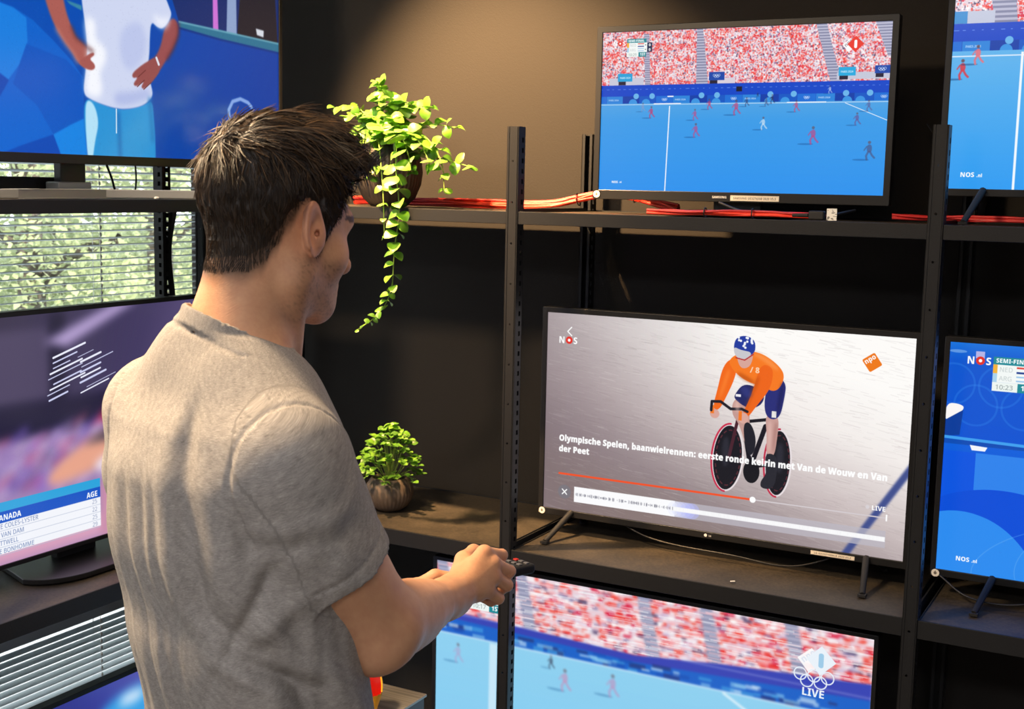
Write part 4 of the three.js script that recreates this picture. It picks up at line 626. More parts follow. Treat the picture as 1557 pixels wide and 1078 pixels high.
// knuckles and finger joints: [k, p, m, t] per finger, then the thumb
function handOf(wr, palm, fingers, thumb) {
  const segs = fingers.map((f) => [cone(f[0], f[1], 0.0108, 0.0094), cone(f[1], f[2], 0.0094, 0.0086), cone(f[2], f[3], 0.0085, 0.0072)]);
  const bones = fingers.map((f, i) => cone(lerp3(wr, f[0], 0.12), f[0], 0.0175, i === 0 ? 0.0128 : 0.0118)), ths = [cone(thumb[0], thumb[1], 0.0175, 0.0135), cone(thumb[1], thumb[2], 0.0125, 0.0105), cone(thumb[2], thumb[3], 0.0105, 0.0085)], pads = palm.map(([c, r]) => ball(c, r));
  return (x, y, z) => {
    if (Math.hypot(x - wr[0], y - wr[1], z - wr[2]) > 0.26) return Math.hypot(x - wr[0], y - wr[1], z - wr[2]) - 0.2;
    let d = 1; for (const b of bones) d = smin(d, b(x, y, z), 0.012); for (const p of pads) d = smin(d, p(x, y, z), 0.015);
    let t = ths[0](x, y, z); d = smin(d, t, 0.014); let e = smin(ths[1](x, y, z), ths[2](x, y, z), 0.004); d = smin(d, e, 0.006);
    for (const s of segs) { let q = smin(s[0](x, y, z), s[1](x, y, z), 0.004); q = smin(q, s[2](x, y, z), 0.004); d = smin(d, q, 0.005); }
    return d;
  };
}
const armR = armOf(J.shR, J.elR, J.wrR, 1), armL = armOf(J.shL, J.elL, J.wrL, -1);
const fingersR = [
  [[0.003, 1.237, -0.422], [0.003, 1.225, -0.463], [-0.021, 1.191, -0.477], [-0.043, 1.182, -0.463]],
  [[0.016, 1.222, -0.429], [0.017, 1.201, -0.467], [-0.007, 1.175, -0.477], [-0.033, 1.173, -0.463]],
  [[0.021, 1.203, -0.424], [0.020, 1.181, -0.458], [-0.005, 1.163, -0.466], [-0.031, 1.167, -0.453]],
  [[0.019, 1.184, -0.412], [0.018, 1.164, -0.440], [-0.003, 1.153, -0.447], [-0.025, 1.159, -0.437]]];
const thumbR = [[-0.005, 1.201, -0.373], [-0.029, 1.222, -0.410], [-0.039, 1.227, -0.443], [-0.035, 1.218, -0.471]];
const handR = handOf(J.wrR, [[[0.003, 1.197, -0.390], 0.02], [[0.007, 1.187, -0.395], 0.018]], fingersR, thumbR);
const fingersL = [
  [[-0.087, 1.177, -0.366], [-0.070, 1.181, -0.402], [-0.045, 1.173, -0.416], [-0.027, 1.163, -0.414]],
  [[-0.083, 1.163, -0.368], [-0.067, 1.159, -0.404], [-0.045, 1.152, -0.410], [-0.025, 1.150, -0.404]],
  [[-0.083, 1.147, -0.362], [-0.069, 1.141, -0.394], [-0.047, 1.137, -0.398], [-0.027, 1.139, -0.394]],
  [[-0.087, 1.132, -0.352], [-0.075, 1.125, -0.378], [-0.057, 1.124, -0.382], [-0.039, 1.129, -0.378]]];
const thumbL = [[-0.088, 1.149, -0.320], [-0.067, 1.183, -0.342], [-0.053, 1.199, -0.372], [-0.039, 1.195, -0.394]];
const handL = handOf(J.wrL, [[[-0.097, 1.159, -0.324], 0.021], [[-0.095, 1.147, -0.329], 0.018]], fingersL, thumbL);
function neck(x, y, z) { let d = smin(neckA(x, y, z), neckB(x, y, z), 0.02); d = smin(d, Math.min(trapR(x, y, z), trapL(x, y, z)), 0.05); return smin(d, Math.min(sterno(x, y, z), sternoL(x, y, z)), 0.02); }
function skinHead(x, y, z) { const h = toHead(x, y, z); return smin(head(...h) * HEAD.scale, neck(x, y, z), 0.022); }
const skinArm = (arm, hand) => (x, y, z) => smin(arm(x, y, z), hand(x, y, z), 0.016);

// skin colours are pigments: lips, brows, eyes, stubble, redder joints
const skinTone = [0.66, 0.338, 0.188];
const lowHair = curve([[0, 0.086], [30, 0.082], [46, 0.07], [56, 0.035], [62, 0.0], [70, -0.03], [79, -0.03], [83, 0.03], [100, 0.036], [112, 0.0], [122, -0.03], [135, -0.056], [150, -0.068], [180, -0.074]]);
const azimuth = (x, z) => Math.abs(Math.atan2(x, -(z - 0.0))) / R;
function skinColour(x, y, z) {
  let c = [...skinTone]; const n = noise3(x * 40, y * 40, z * 40) * 0.06 + noise3(x * 160, y * 160, z * 160) * 0.05; c = c.map((v, i) => v * (1 + n * (i ? 1.2 : 0.7)));
  const tint = (k, t) => { c = c.map((v, i) => mixf(v, t[i], k)); };
  if (y > 1.55) {
    const [hx, hy, hz] = toHead(x, y, z), ax = Math.abs(hx);
    const beard = sstep(0.02, 0.035, -hy - 0.0 + Math.max(0, -hz - 0.03) * -0.1) * sstep(-0.128, -0.105, hy) * sstep(0.028, -0.006, hz - 0.015 * 0) * (1 - sstep(0.006, 0.0, Math.hypot(ax * 0.5, (hy + 0.061)) - 0.016) * (hz < -0.09 ? 1 : 0));
    const az = azimuth(hx, hz), nap = sstep(-0.014, 0.016, hy - lowHair(az)) * (az > 104 ? 1 : az > 60 ? 0.8 : 0);
    tint(nap * (0.9 + 0.1 * noise3(x * 500, y * 300, z * 500)), [0.045, 0.027, 0.017]);
    tint(beard * (0.34 + 0.42 * Math.max(0, noise3(x * 420, y * 420, z * 420))), [0.16, 0.09, 0.055]);
    if (hz < -0.085 && Math.hypot(ax / 0.024, (hy + 0.064) / 0.0105) < 1) tint(0.55, [0.45, 0.16, 0.13]);
    if (hz < -0.07 && Math.hypot((ax - 0.034) / 0.024, (hy - 0.031 + (ax - 0.034) ** 2 * 6) / 0.006) < 1) tint(0.85, [0.035, 0.02, 0.012]);
    const er = Math.hypot(ax - 0.031, hy - 0.004); if (hz < -0.086 && er < 0.0115 && hy < 0.0095) { c = [0.75, 0.72, 0.68]; if (er < 0.0048) c = [0.1, 0.06, 0.035]; }
    if (ax > 0.079) tint(0.3, [0.6, 0.22, 0.15]);
  } else {
    const j = Math.min(...[...fingersR, ...fingersL].flatMap((f) => [f[0], f[1]]).map((p) => Math.hypot(x - p[0], y - p[1], z - p[2]))); tint(0.25 * sstep(0.022, 0.006, j), [0.6, 0.24, 0.16]);
  }
  return c;
}
const skinMat = phys({ vertexColors: true, roughness: 0.5, bumpMap: rep(speckle, 7), bumpScale: 0.00025, specularIntensity: 0.6, sheen: 0.15, sheenColor: new THREE.Color(0.9, 0.5, 0.35), sheenRoughness: 0.5 });
const planar = (x, y, z) => [x + z * 0.7, y + z * 0.7];
const bodyPieces = [
  surfaceNets(skinHead, [-0.15, 1.56, -0.18], [0.15, 1.92, 0.16], 0.003),
  surfaceNets(skinArm(armR, handR), [-0.075, 1.12, -0.5], [0.09, 1.29, -0.3], 0.0028), surfaceNets(skinArm(armR, handR), [-0.075, 1.1, -0.315], [0.25, 1.44, 0.1], 0.006),
  surfaceNets(skinArm(armL, handL), [-0.16, 1.06, -0.46], [0.02, 1.24, -0.26], 0.0032), surfaceNets(skinArm(armL, handL), [-0.32, 1.06, -0.275], [-0.04, 1.43, 0.12], 0.006),
  surfaceNets((x, y, z) => egg([0, 1.2, 0.04], [0.13, 0.3, 0.085])(x, y, z), [-0.16, 0.9, -0.1], [0.16, 1.55, 0.2], 0.014),
].map((g) => dress(g, planar, skinColour));
const body = part('body', mergeGeometries(bodyPieces), skinMat, man, 'fair skin of head, neck, arms and hands'); body.userData.kind = undefined; delete body.userData.kind;

// ---- t-shirt
const tw = curve([[0.9, 0.17], [1.0, 0.165], [1.12, 0.168], [1.25, 0.167], [1.36, 0.167], [1.44, 0.167], [1.5, 0.155], [1.56, 0.13]]), td = curve([[0.9, 0.125], [1.0, 0.122], [1.12, 0.12], [1.25, 0.123], [1.36, 0.128], [1.44, 0.126], [1.5, 0.115], [1.56, 0.095]]), tz = curve([[0.9, 0.0], [1.1, 0.01], [1.25, 0.032], [1.38, 0.05], [1.5, 0.052], [1.6, 0.045]]), tx = curve([[0.9, 0.0], [1.2, 0.004], [1.42, 0.006]]);
function torso(x, y, z) { const a = tw(y), b = td(y), X = (x - tx(y)) / a, Z = (z - tz(y)) / b, n = 2.35, k = Math.pow(Math.pow(Math.abs(X), n) + Math.pow(Math.abs(Z), n), 1 / n); return smax((k - 1) * Math.min(a, b) * 0.93, y - 1.565, 0.12); }
const yokeR = cone([0.035, 1.555, 0.05], add3(J.shR, [0.0, 0.004, -0.002]), 0.046, 0.055), yokeL = cone([-0.045, 1.585, 0.048], add3(J.shL, [0.008, 0.0, 0.004]), 0.048, 0.054), nape = cone([-0.035, 1.58, 0.052], [0.025, 1.565, 0.052], 0.054, 0.053), stand = cone([-0.004, 1.55, 0.042], [-0.004, 1.64, 0.03], 0.07, 0.0655), throat = cone([-0.03, 1.535, 0.004], [0.025, 1.53, 0.004], 0.054, 0.054);
const hemR = lerp3(J.shR, J.elR, 0.53), hemL = lerp3(J.shL, J.elL, 0.58);
const slR = cone(add3(J.shR, [0.0, 0.0, 0]), add3(hemR, [0.006, 0.0, 0.02]), 0.057, 0.066), slL = cone(add3(J.shL, [0, 0, 0]), add3(hemL, [-0.004, 0.0, 0.02]), 0.056, 0.064);
const unit = (a, b) => { const d = [b[0] - a[0], b[1] - a[1], b[2] - a[2]], l = Math.hypot(...d); return d.map((v) => v / l); }, uR = unit(J.shR, J.elR), uL = unit(J.shL, J.elL);
const alongR = (x, y, z) => (x - hemR[0]) * uR[0] + (y - hemR[1]) * uR[1] + (z - hemR[2]) * uR[2], alongL = (x, y, z) => (x - hemL[0]) * uL[0] + (y - hemL[1]) * uL[1] + (z - hemL[2]) * uL[2];
const COL = { c: [-0.004, 1.598, 0.03], rx: 0.0655, rz: 0.0655, slope: 0.36, side: -0.22 };   // neckline: an oval sloping down to the front
const gauss = (d, w) => Math.exp(-(d * d) / (w * w));
const mainFold = curve([[1.05, 1.75], [1.2, 1.35], [1.256, 0.9], [1.32, 0.62], [1.41, 0.54], [1.52, 0.5]]);
function folds(x, y, z) {
  const a = Math.atan2(x - tx(y), z - tz(y));     // 0 at the spine, + towards his right
  const low = sstep(1.5, 1.38, y), n = noise3(a * 2.1, y * 2.2, 4) * 0.5 + noise3(a * 4.5 + 9, y * 3.5, 1) * 0.3;
  let f = 0.0055 * n * low;
  const c1 = mainFold(y); f -= 0.0085 * gauss(a - c1, 0.13) * sstep(1.56, 1.5, y); f += 0.005 * gauss(a - c1 + 0.24, 0.17) * sstep(1.54, 1.46, y) + 0.003 * gauss(a - c1 - 0.3, 0.2) * sstep(1.5, 1.42, y);
  for (const [a0, sl, w, h] of [[-0.33, 0.6, 0.07, 0.0035], [-0.02, 0.4, 0.06, 0.003], [0.2, 0.3, 0.06, 0.003], [-0.7, 0.3, 0.08, 0.004], [1.05, 2.2, 0.09, 0.004]]) f -= h * gauss(a - a0 - sl * (1.4 - y), w) * sstep(1.48, 1.36, y);
  f += 0.006 * gauss(y - 1.3 - 0.12 * (a - 1.2), 0.018) * gauss(a - 1.25, 0.5) - 0.006 * gauss(y - 1.33 - 0.25 * (a - 1.1), 0.016) * gauss(a - 1.1, 0.45) - 0.005 * gauss(y - 1.25 + 0.2 * (a - 1.1), 0.02) * gauss(a - 1.3, 0.6);
  return f;
}
function sleeveFolds(x, y, z, t) { return 0.0035 * noise3(x * 16, y * 13, z * 16) * sstep(-0.2, -0.1, t) + 0.004 * gauss(t + 0.1 + 0.3 * (z - 0.05), 0.012) * sstep(0.02, 0.07, z) - 0.004 * gauss(t + 0.075 + 0.4 * (z - 0.05), 0.011) * sstep(0.02, 0.07, z); }
function shirt(x, y, z) {
  let d = torso(x, y, z); if (d > 0.25) return d;
  if (y > 1.2) d = smin(d, smin(smin(yokeR(x, y, z), yokeL(x, y, z), 0.03), smin(nape(x, y, z), throat(x, y, z), 0.03), 0.05), 0.07);
  d -= folds(x, y, z);
  const tR = alongR(x, y, z), tL = alongL(x, y, z);
  const clothR = smin(slR(x, y, z), armR(x, y, z) - 0.0085, 0.02) - sleeveFolds(x, y, z, tR), clothL = smin(slL(x, y, z), armL(x, y, z) - 0.0085, 0.02);
  let sR = Math.max(clothR, tR), sL = Math.max(clothL, tL);
  if (tR > -0.016) sR = Math.max(sR, -(clothR + 0.0065)); if (tL > -0.016) sL = Math.max(sL, -(clothL + 0.0065));
  sR += 0.0018 * gauss(tR + 0.023, 0.0035); sL += 0.0018 * gauss(tL + 0.023, 0.0035);
  d = smin(smin(d, sR, 0.022), sL, 0.022);
  if (y > 1.36 && x > 0.04) d += 0.0024 * gauss(x - 0.168 + 0.3 * (z - 0.05), 0.0034) * sstep(1.37, 1.4, y);          // armhole seams
  if (y > 1.36 && x < -0.04) d += 0.0024 * gauss(x + 0.165 - 0.3 * (z - 0.05), 0.0034) * sstep(1.37, 1.4, y);
  d = Math.max(d, 0.93 - y);
  const X = x - COL.c[0], Z = z - COL.c[2], yy = y - COL.c[1] - Z * COL.slope - X * COL.side, r = Math.hypot(X / COL.rx, Z / COL.rz);
  if (y > 1.5) d = smin(d, Math.max(stand(x, y, z), yy - 0.004), 0.016);
  d = smax(d, yy > -0.06 ? -(Math.max((r - 1) * 0.0655, -yy - 0.003)) : -1, 0.003);      // neck opening
  const band = Math.max(Math.abs((r - 1.035) * 0.0655 - (0.012 - yy) * 0.28) - 0.0034, Math.abs(yy - 0.012) - 0.0125);
  if (y > 1.5 && r < 1.5) d += 0.0026 * gauss(yy + 0.006, 0.0032);          // seam under the ribbed neckline
  return smin(d, band, 0.003);
}
const cottonRnd = rng(77);
const heather = (() => { const n = 512, v = new Float32Array(n * n).fill(0); for (let i = 0; i < 30000; i++) { const x = Math.floor(cottonRnd() * n), y = Math.floor(cottonRnd() * n), L = 3 + cottonRnd() * 9, k = (cottonRnd() - 0.5) * 52; for (let j = 0; j < L; j++) v[((y + Math.floor(j * 0.18)) % n) * n + (x + j) % n] += k; } return texture(n, (a, b) => { const k = clamp(v[Math.round(b * n) * n + Math.round(a * n)], -60, 60) + 12 * ring(a, b, 14) + (cottonRnd() - 0.5) * 16, m = 156 + k * 0.75; return [m, m * 0.955, m * 0.915]; }); })();
heather.repeat.set(6, 6);
const cotton = phys({ map: heather, roughness: 0.95, bumpMap: rep(speckle, 16), bumpScale: 0.0004, sheen: 0.25, sheenColor: new THREE.Color(0.5, 0.48, 0.45), sheenRoughness: 0.6 });
const shirtUV = (x, y, z) => { const tR = alongR(x, y, z), tL = alongL(x, y, z); if (x > 0.12 && slR(x, y, z) < torso(x, y, z) + 0.004 && tR > -0.24) return [Math.atan2(x - mixf(J.shR[0], J.elR[0], 0.4), z - mixf(J.shR[2], J.elR[2], 0.4)) * 0.08 + 3, tR * 1.0]; return [Math.atan2(x, z - tz(y)) * 0.155, y]; };
const shirtMesh = part('t_shirt', dress(surfaceNets(shirt, [-0.29, 0.92, -0.18], [0.29, 1.68, 0.22], 0.0042), shirtUV, null, TAU * 0.155), cotton, man, 'heather grey cotton t-shirt with short sleeves');

// ---- trousers and shoes
const legs = [-1, 1].map((s) => [cone([0.088 * s, 0.93, 0.0], [0.1 * s, 0.52, -0.01], 0.088, 0.064), cone([0.1 * s, 0.52, -0.01], [0.105 * s, 0.09, 0.015], 0.064, 0.05)]);
function trousers(x, y, z) { let d = egg([0, 0.965, 0.005], [0.168, 0.13, 0.12])(x, y, z); for (const l of legs) d = smin(d, smin(l[0](x, y, z), l[1](x, y, z), 0.03), 0.03); d -= 0.003 * noise3(x * 12, y * 14, z * 12); return Math.max(d, 0.05 - y, y - 1.03); }
part('trousers', dress(surfaceNets(trousers, [-0.2, 0.04, -0.15], [0.2, 1.05, 0.16], 0.009), planar), std({ color: new THREE.Color().setRGB(0.03, 0.035, 0.055), roughness: 0.9 }), man, 'dark blue trousers');
for (const s of [-1, 1]) {
  const up = cone([0.105 * s, 0.05, 0.03], [0.12 * s, 0.038, -0.14], 0.045, 0.036), sole = (x, y, z) => Math.max(up(x, Math.min(y, 0.03), z) - 0.004, y - 0.022, -y);
  const shoe = part('shoe', dress(surfaceNets((x, y, z) => Math.max(smin(up(x, y, z), ball([0.105 * s, 0.085, 0.025], 0.043)(x, y, z), 0.03), 0.02 - y, y - 0.11), [0.1 * s - 0.08, 0.01, -0.2], [0.1 * s + 0.1, 0.13, 0.1], 0.006), planar), std({ color: 0x2a2a2e, roughness: 0.7 }), man, 'dark shoe');
  part('sole', dress(surfaceNets(sole, [0.1 * s - 0.09, -0.01, -0.21], [0.1 * s + 0.11, 0.05, 0.11], 0.006), planar), M.white, shoe, 'white rubber sole');
}
// ---- hair: a thickness over the scalp, then combed locks
const hairTop = (x, y, z) => {       // thickness at a point given in the head's frame
  const a = azimuth(x, z), edge = lowHair(a), soft = a > 105 ? 0.05 : a > 60 ? 0.03 : 0.018, m = sstep(a > 105 ? 0.008 : 0.0, soft + (a > 105 ? 0.02 : 0), y - edge);
  const up = sstep(0.05, 0.12, y), front = sstep(0.03, -0.07, z) * up, back = sstep(0.0, 0.07, z);
  let t = 0.0035 + 0.005 * sstep(0.0, 0.06, y) + 0.011 * up + 0.017 * front + 0.001 * back * sstep(-0.02, 0.05, y);
  t += 0.0035 * noise3(x * 30 + 3, y * 22, z * 16) * up + 0.0016 * noise3(x * 90, y * 40, z * 40) * sstep(-0.04, 0.04, y);
  return mixf(-0.0012 - 0.03 * sstep(0.0, -0.03, y - edge), t, m);
};
const hairShape = (x, y, z) => { const h = toHead(x, y, z), hd = headShape(...h), d = hd > 0.08 ? hd : smin(hd, neckA(x, y, z) < 0.2 ? smin(neckA(x, y, z), neckB(x, y, z), 0.02) / HEAD.scale : 1, 0.022); return (d > 0.08 ? d - 0.04 : smax(d - hairTop(...h), -(Math.hypot(Math.abs(h[0]) - 0.086, h[1] - 0.0, h[2] - 0.012) - 0.026), 0.01)) * HEAD.scale; };
const hairRnd = rng(404);
const hairCapGeo = surfaceNets(hairShape, [-0.14, 1.62, -0.18], [0.14, 1.94, 0.15], 0.0034);
const hairTone = (k) => [0.0115 + 0.09 * k, 0.007 + 0.048 * k, 0.0045 + 0.02 * k];
dress(hairCapGeo, planar, (x, y, z) => hairTone(0.12 + 0.12 * noise3(x * 60, y * 60, z * 60)));
const hair = part('hair', hairCapGeo, std({ vertexColors: true, roughness: 0.55 }), man, 'short dark brown hair, longer on top');
{
  const P = hairCapGeo.attributes.position, N = hairCapGeo.attributes.normal, pos = [], nor = [], col = [], idx = [];
  const crown = V3(0.012, 0.118, 0.058), up = V3(0, 1, 0), q = new THREE.Quaternion().setFromEuler(new THREE.Euler(-HEAD.pitch, HEAD.yaw, HEAD.roll, 'YXZ'));
  for (let s = 0; s < 24000; s++) {
    let i = Math.floor(hairRnd() * P.count); if (s % 3 === 0) for (let k = 0; k < 6 && P.getY(i) > 1.73; k++) i = Math.floor(hairRnd() * P.count);
    const p = V3(P.getX(i), P.getY(i), P.getZ(i)), n = V3(N.getX(i), N.getY(i), N.getZ(i)), h = V3(...toHead(p.x, p.y, p.z)), a = azimuth(h.x, h.z);
    const over = hairTop(h.x, h.y, h.z); if (over < -0.0011) continue;
    const topness = sstep(0.045, 0.1, h.y), fade = sstep(0.0, 0.012, over);
    let d = h.clone().sub(crown); d.add(V3(0.02, -0.03 * (1 - topness), -0.05 * topness - 0.012 * (1 - topness) * (a < 110 ? -1 : 0)));
    d.add(V3(0, 0.06, -0.03).multiplyScalar(sstep(-0.02, -0.09, h.z) * topness));
    if (h.z > 0.02 && h.y < 0.09) d.add(V3(0.02 * Math.sign(h.x), -0.12, 0));
    d.applyQuaternion(q); d.add(V3(hairRnd() - 0.5, hairRnd() - 0.5, hairRnd() - 0.5).multiplyScalar(0.05)); d.addScaledVector(n, -d.dot(n)).normalize();
    const wav = noise3(h.x * 26, h.y * 26, h.z * 26); const side = V3().crossVectors(n, d); d.addScaledVector(side, wav * 0.55).normalize(); side.crossVectors(n, d);
    const L = (0.006 + 0.012 * fade + 0.022 * topness * sstep(0.01, 0.06, h.distanceTo(crown))) * (0.7 + 0.6 * hairRnd()), lift = 0.05 + 0.09 * topness * hairRnd() + (hairRnd() < 0.012 ? 0.25 * topness : 0), bend = (hairRnd() - 0.5) * 0.5, w = 0.00042 + 0.00035 * hairRnd() + 0.0004 * topness, k = Math.pow(hairRnd(), 2.4) * (0.45 + 0.9 * topness) + 0.04, tone = hairTone(k), nseg = 4, base = pos.length / 3;
    for (let j = 0; j <= nseg; j++) {
      const t = j / nseg, c = p.clone().addScaledVector(n, 0.0003 - Math.min(over, 0) + (L * lift + 0.0008) * t * (1 - 0.35 * t) - (L * t) ** 2 * 4.5).addScaledVector(d, L * t).addScaledVector(side, L * bend * t * t), ww = w * (1 - 0.8 * t);
      for (const [u, v] of [[-1, -0.3], [1, -0.3], [0, 1]]) { const e = c.clone().addScaledVector(side, u * ww).addScaledVector(n, v * ww); pos.push(e.x, e.y, e.z); const m = side.clone().multiplyScalar(u * 0.8).addScaledVector(n, v + 0.35).normalize(); nor.push(m.x, m.y, m.z); col.push(...tone); }
      if (j) for (let e = 0; e < 3; e++) { const A = base + (j - 1) * 3 + e, B = base + (j - 1) * 3 + (e + 1) % 3, C = A + 3, D = B + 3; idx.push(A, B, D, A, D, C); }
    }
  }
  const g = new THREE.BufferGeometry(); g.setAttribute('position', new THREE.Float32BufferAttribute(pos, 3)); g.setAttribute('normal', new THREE.Float32BufferAttribute(nor, 3)); g.setAttribute('color', new THREE.Float32BufferAttribute(col, 3)); g.setIndex(idx);
  const st = part('hair_strands', g, phys({ vertexColors: true, roughness: 0.42, specularIntensity: 0.6 }), hair); st.userData.kind = 'stuff';
}
// ---------------------------------------------------------------- the remote in his hand
{
  const q = new THREE.Group(); q.name = 'remote_control'; scene.add(q); Object.assign(q.userData, { label: 'dark slim remote control held in both hands of the man', category: 'remote control' });
  const a = man.localToWorld(V3(-0.05, 1.186, -0.385)), b = man.localToWorld(V3(-0.028, 1.181, -0.56)); man.updateMatrixWorld(true);
  a.copy(V3(-0.05, 1.186, -0.385).applyMatrix4(man.matrixWorld)); b.copy(V3(-0.026, 1.181, -0.56).applyMatrix4(man.matrixWorld));
  q.position.copy(a); q.lookAt(b); const L = a.distanceTo(b);
  part('shell', new RoundedBoxGeometry(0.044, 0.017, L, 3, 0.006).translate(0, 0, L / 2), M.plasticMatte, q);
  const rubber = std({ color: 0x5a5a5e, roughness: 0.6 }), redKey = std({ color: 0xb3261c, roughness: 0.5 });
  for (let i = 0; i < 9; i++) for (let k = -1; k <= 1; k++) part('button', new RoundedBoxGeometry(0.0085, 0.003, 0.007, 2, 0.0012).translate(k * 0.0125, 0.0092, L - 0.014 - i * 0.0155), i === 0 && k === 1 ? redKey : rubber, q);
}
// ---------------------------------------------------------------- potted plants
const leafGreen = [[0.085, 0.23, 0.012], [0.115, 0.29, 0.016], [0.16, 0.35, 0.022], [0.065, 0.18, 0.012]].map((c) => phys({ color: new THREE.Color().setRGB(...c), roughness: 0.42, transmission: 0.3, thickness: 0, side: THREE.DoubleSide }));
const stemMat = std({ color: new THREE.Color().setRGB(0.2, 0.3, 0.04), roughness: 0.7 });
function leafGeo(len, wid, cup, fold) {     // rounded leaf from the origin along +z, face up +y
  const nu = 6, nv = 4, pos = [], idx = [], uv = [];
  for (let i = 0; i <= nu; i++) for (let j = 0; j <= nv; j++) {
    const t = i / nu, s = -1 + 2 * j / nv, w = wid * Math.pow(Math.sin(Math.PI * Math.min(1, 0.06 + t * 0.94)), 0.62) * (1 - 0.12 * t);
    pos.push(s * w, fold * s * s * w + cup * Math.sin(t * Math.PI) * len - 0.1 * len * t * t, t * len); uv.push(t, j / nv);
  }
  for (let i = 0; i < nu; i++) for (let j = 0; j < nv; j++) { const a = i * (nv + 1) + j, b = a + nv + 1; idx.push(a, b, a + 1, b, b + 1, a + 1); }
  const g = new THREE.BufferGeometry(); g.setAttribute('position', new THREE.Float32BufferAttribute(pos, 3)); g.setAttribute('uv', new THREE.Float32BufferAttribute(uv, 2)); g.setIndex(idx); g.computeVertexNormals(); return g;
}
const roundLeaves = [leafGeo(0.037, 0.0185, 0.1, 0.25), leafGeo(0.036, 0.02, 0.04, -0.2), leafGeo(0.038, 0.017, 0.14, 0.1)];
function addLeaf(g, p, dir, up, size, rnd, geos) {
  const m = part('leaf', geos[Math.floor(rnd() * geos.length)], leafGreen[Math.floor(rnd() * leafGreen.length)], g);
  const z = dir.clone().normalize(), x = V3().crossVectors(up, z).normalize(), y = V3().crossVectors(z, x);
  m.matrix.makeBasis(x, y, z); m.quaternion.setFromRotationMatrix(m.matrix); m.position.copy(p); m.scale.setScalar(size);
}
function pot(g, r, h, ribs, mat, profile) {
  const pts = profile.map(([a, b]) => new THREE.Vector2(a * r, b * h)), geo = new THREE.LatheGeometry(pts, ribs * 4), p = geo.attributes.position;
  for (let i = 0; i < p.count; i++) { const a = Math.atan2(p.getZ(i), p.getX(i)), q = Math.hypot(p.getX(i), p.getZ(i)), t = p.getY(i) / h, k = 1 - 0.028 * (0.5 - 0.5 * Math.cos(a * ribs)) * (t > 0.06 && t < 0.94 ? 1 : 0); if (q > r * 0.3) { p.setX(i, p.getX(i) * k); p.setZ(i, p.getZ(i) * k); } }
  geo.computeVertexNormals();
  return part('pot', geo, mat, g, 'ribbed round pot');
}
const bowl = [[0.001, 0.0], [0.52, 0.0], [0.78, 0.14], [0.95, 0.36], [1.0, 0.56], [0.95, 0.78], [0.8, 0.95], [0.74, 1.0], [0.68, 1.0], [0.7, 0.94], [0.001, 0.88]];
const soil = std({ color: new THREE.Color().setRGB(0.02, 0.014, 0.009), roughness: 1 });
{ // trailing plant on the upper shelf
  const c = [-1.945, YS, -2.9], g = thing('trailing_plant', 'trailing plant with round bright green leaves in a dark pot', 'plant', c), rnd = rng(31);
  pot(g, 0.092, 0.165, 44, std({ color: new THREE.Color().setRGB(0.035, 0.026, 0.02), roughness: 0.6 }), bowl);
  part('soil', new THREE.CylinderGeometry(0.064, 0.064, 0.006, 24).translate(0, 0.152, 0), soil, g);
  let made = 0;
  const vine = (pts, n, size, r = 0.0013) => {
    const cv = new THREE.CatmullRomCurve3(pts.map((p) => V3(...p))); part('stem', new THREE.TubeGeometry(cv, 20, r, 5), stemMat, g);
    for (let i = 1; i <= n; i++) {
      const t = 0.1 + 0.9 * i / n, p = cv.getPoint(t), tan = cv.getTangent(t), a = i * 2.4 + rnd() * 0.7; let o = V3(Math.cos(a), 0.2, Math.sin(a)); o.addScaledVector(tan, -o.dot(tan)).normalize();
      for (const s of [1, -1]) { if (s < 0 && rnd() < 0.12) continue; const d = o.clone().multiplyScalar(s).addScaledVector(tan, 0.45).add(V3(0, -0.25 + 0.35 * rnd(), 0.1)); addLeaf(g, p, d, V3(0.7 * (rnd() - 0.5), 1, 0.4 + 0.7 * rnd()), size * (1.12 - 0.55 * t) * (0.8 + 0.4 * rnd()), rnd, roundLeaves); made++; }
    }
  };
  // crown shoots: [end x, y, z relative to the pot]
  for (const e of [[-0.03, 0.33, 0.01], [-0.01, 0.29, 0.05], [0.05, 0.28, 0.06], [-0.12, 0.24, 0.03], [-0.18, 0.265, 0.0], [0.09, 0.27, 0.03], [0.15, 0.26, 0.03], [0.22, 0.21, 0.01], [0.14, 0.19, 0.1], [0.06, 0.2, 0.12], [-0.07, 0.19, 0.1], [0.2, 0.15, 0.05], [0.26, 0.11, 0.02], [-0.05, 0.24, 0.08], [0.07, 0.23, 0.09]])
    vine([[e[0] * 0.15, 0.15, e[2] * 0.3], [e[0] * 0.5, 0.17 + (e[1] - 0.15) * 0.75, e[2] * 0.7], e], 6, 1.3);
  for (const [x, y, z] of [[0.14, 0.09, 0.1], [0.2, 0.05, 0.05], [0.03, 0.08, 0.12], [-0.06, 0.07, 0.1], [0.19, 0.1, 0.09], [-0.1, 0.1, 0.07]]) vine([[x * 0.2, 0.16, z * 0.5], [x * 0.7, 0.185, z * 0.95], [x, 0.12, z * 1.12], [x * 1.05, y, z * 1.12]], 5, 1.1);
  vine([[0.03, 0.155, 0.04], [0.09, 0.19, 0.1], [0.125, 0.1, 0.155], [0.145, -0.01, 0.168], [0.132, -0.1, 0.168], [0.126, -0.2, 0.168]], 16, 1.25, 0.0015);
  vine([[0.126, -0.19, 0.168], [0.11, -0.24, 0.168], [0.07, -0.285, 0.165], [0.014, -0.322, 0.16]], 8, 0.6, 0.001);
  vine([[0.0, 0.155, 0.05], [0.04, 0.175, 0.11], [0.085, 0.05, 0.155], [0.1, -0.07, 0.168]], 8, 0.9);
}
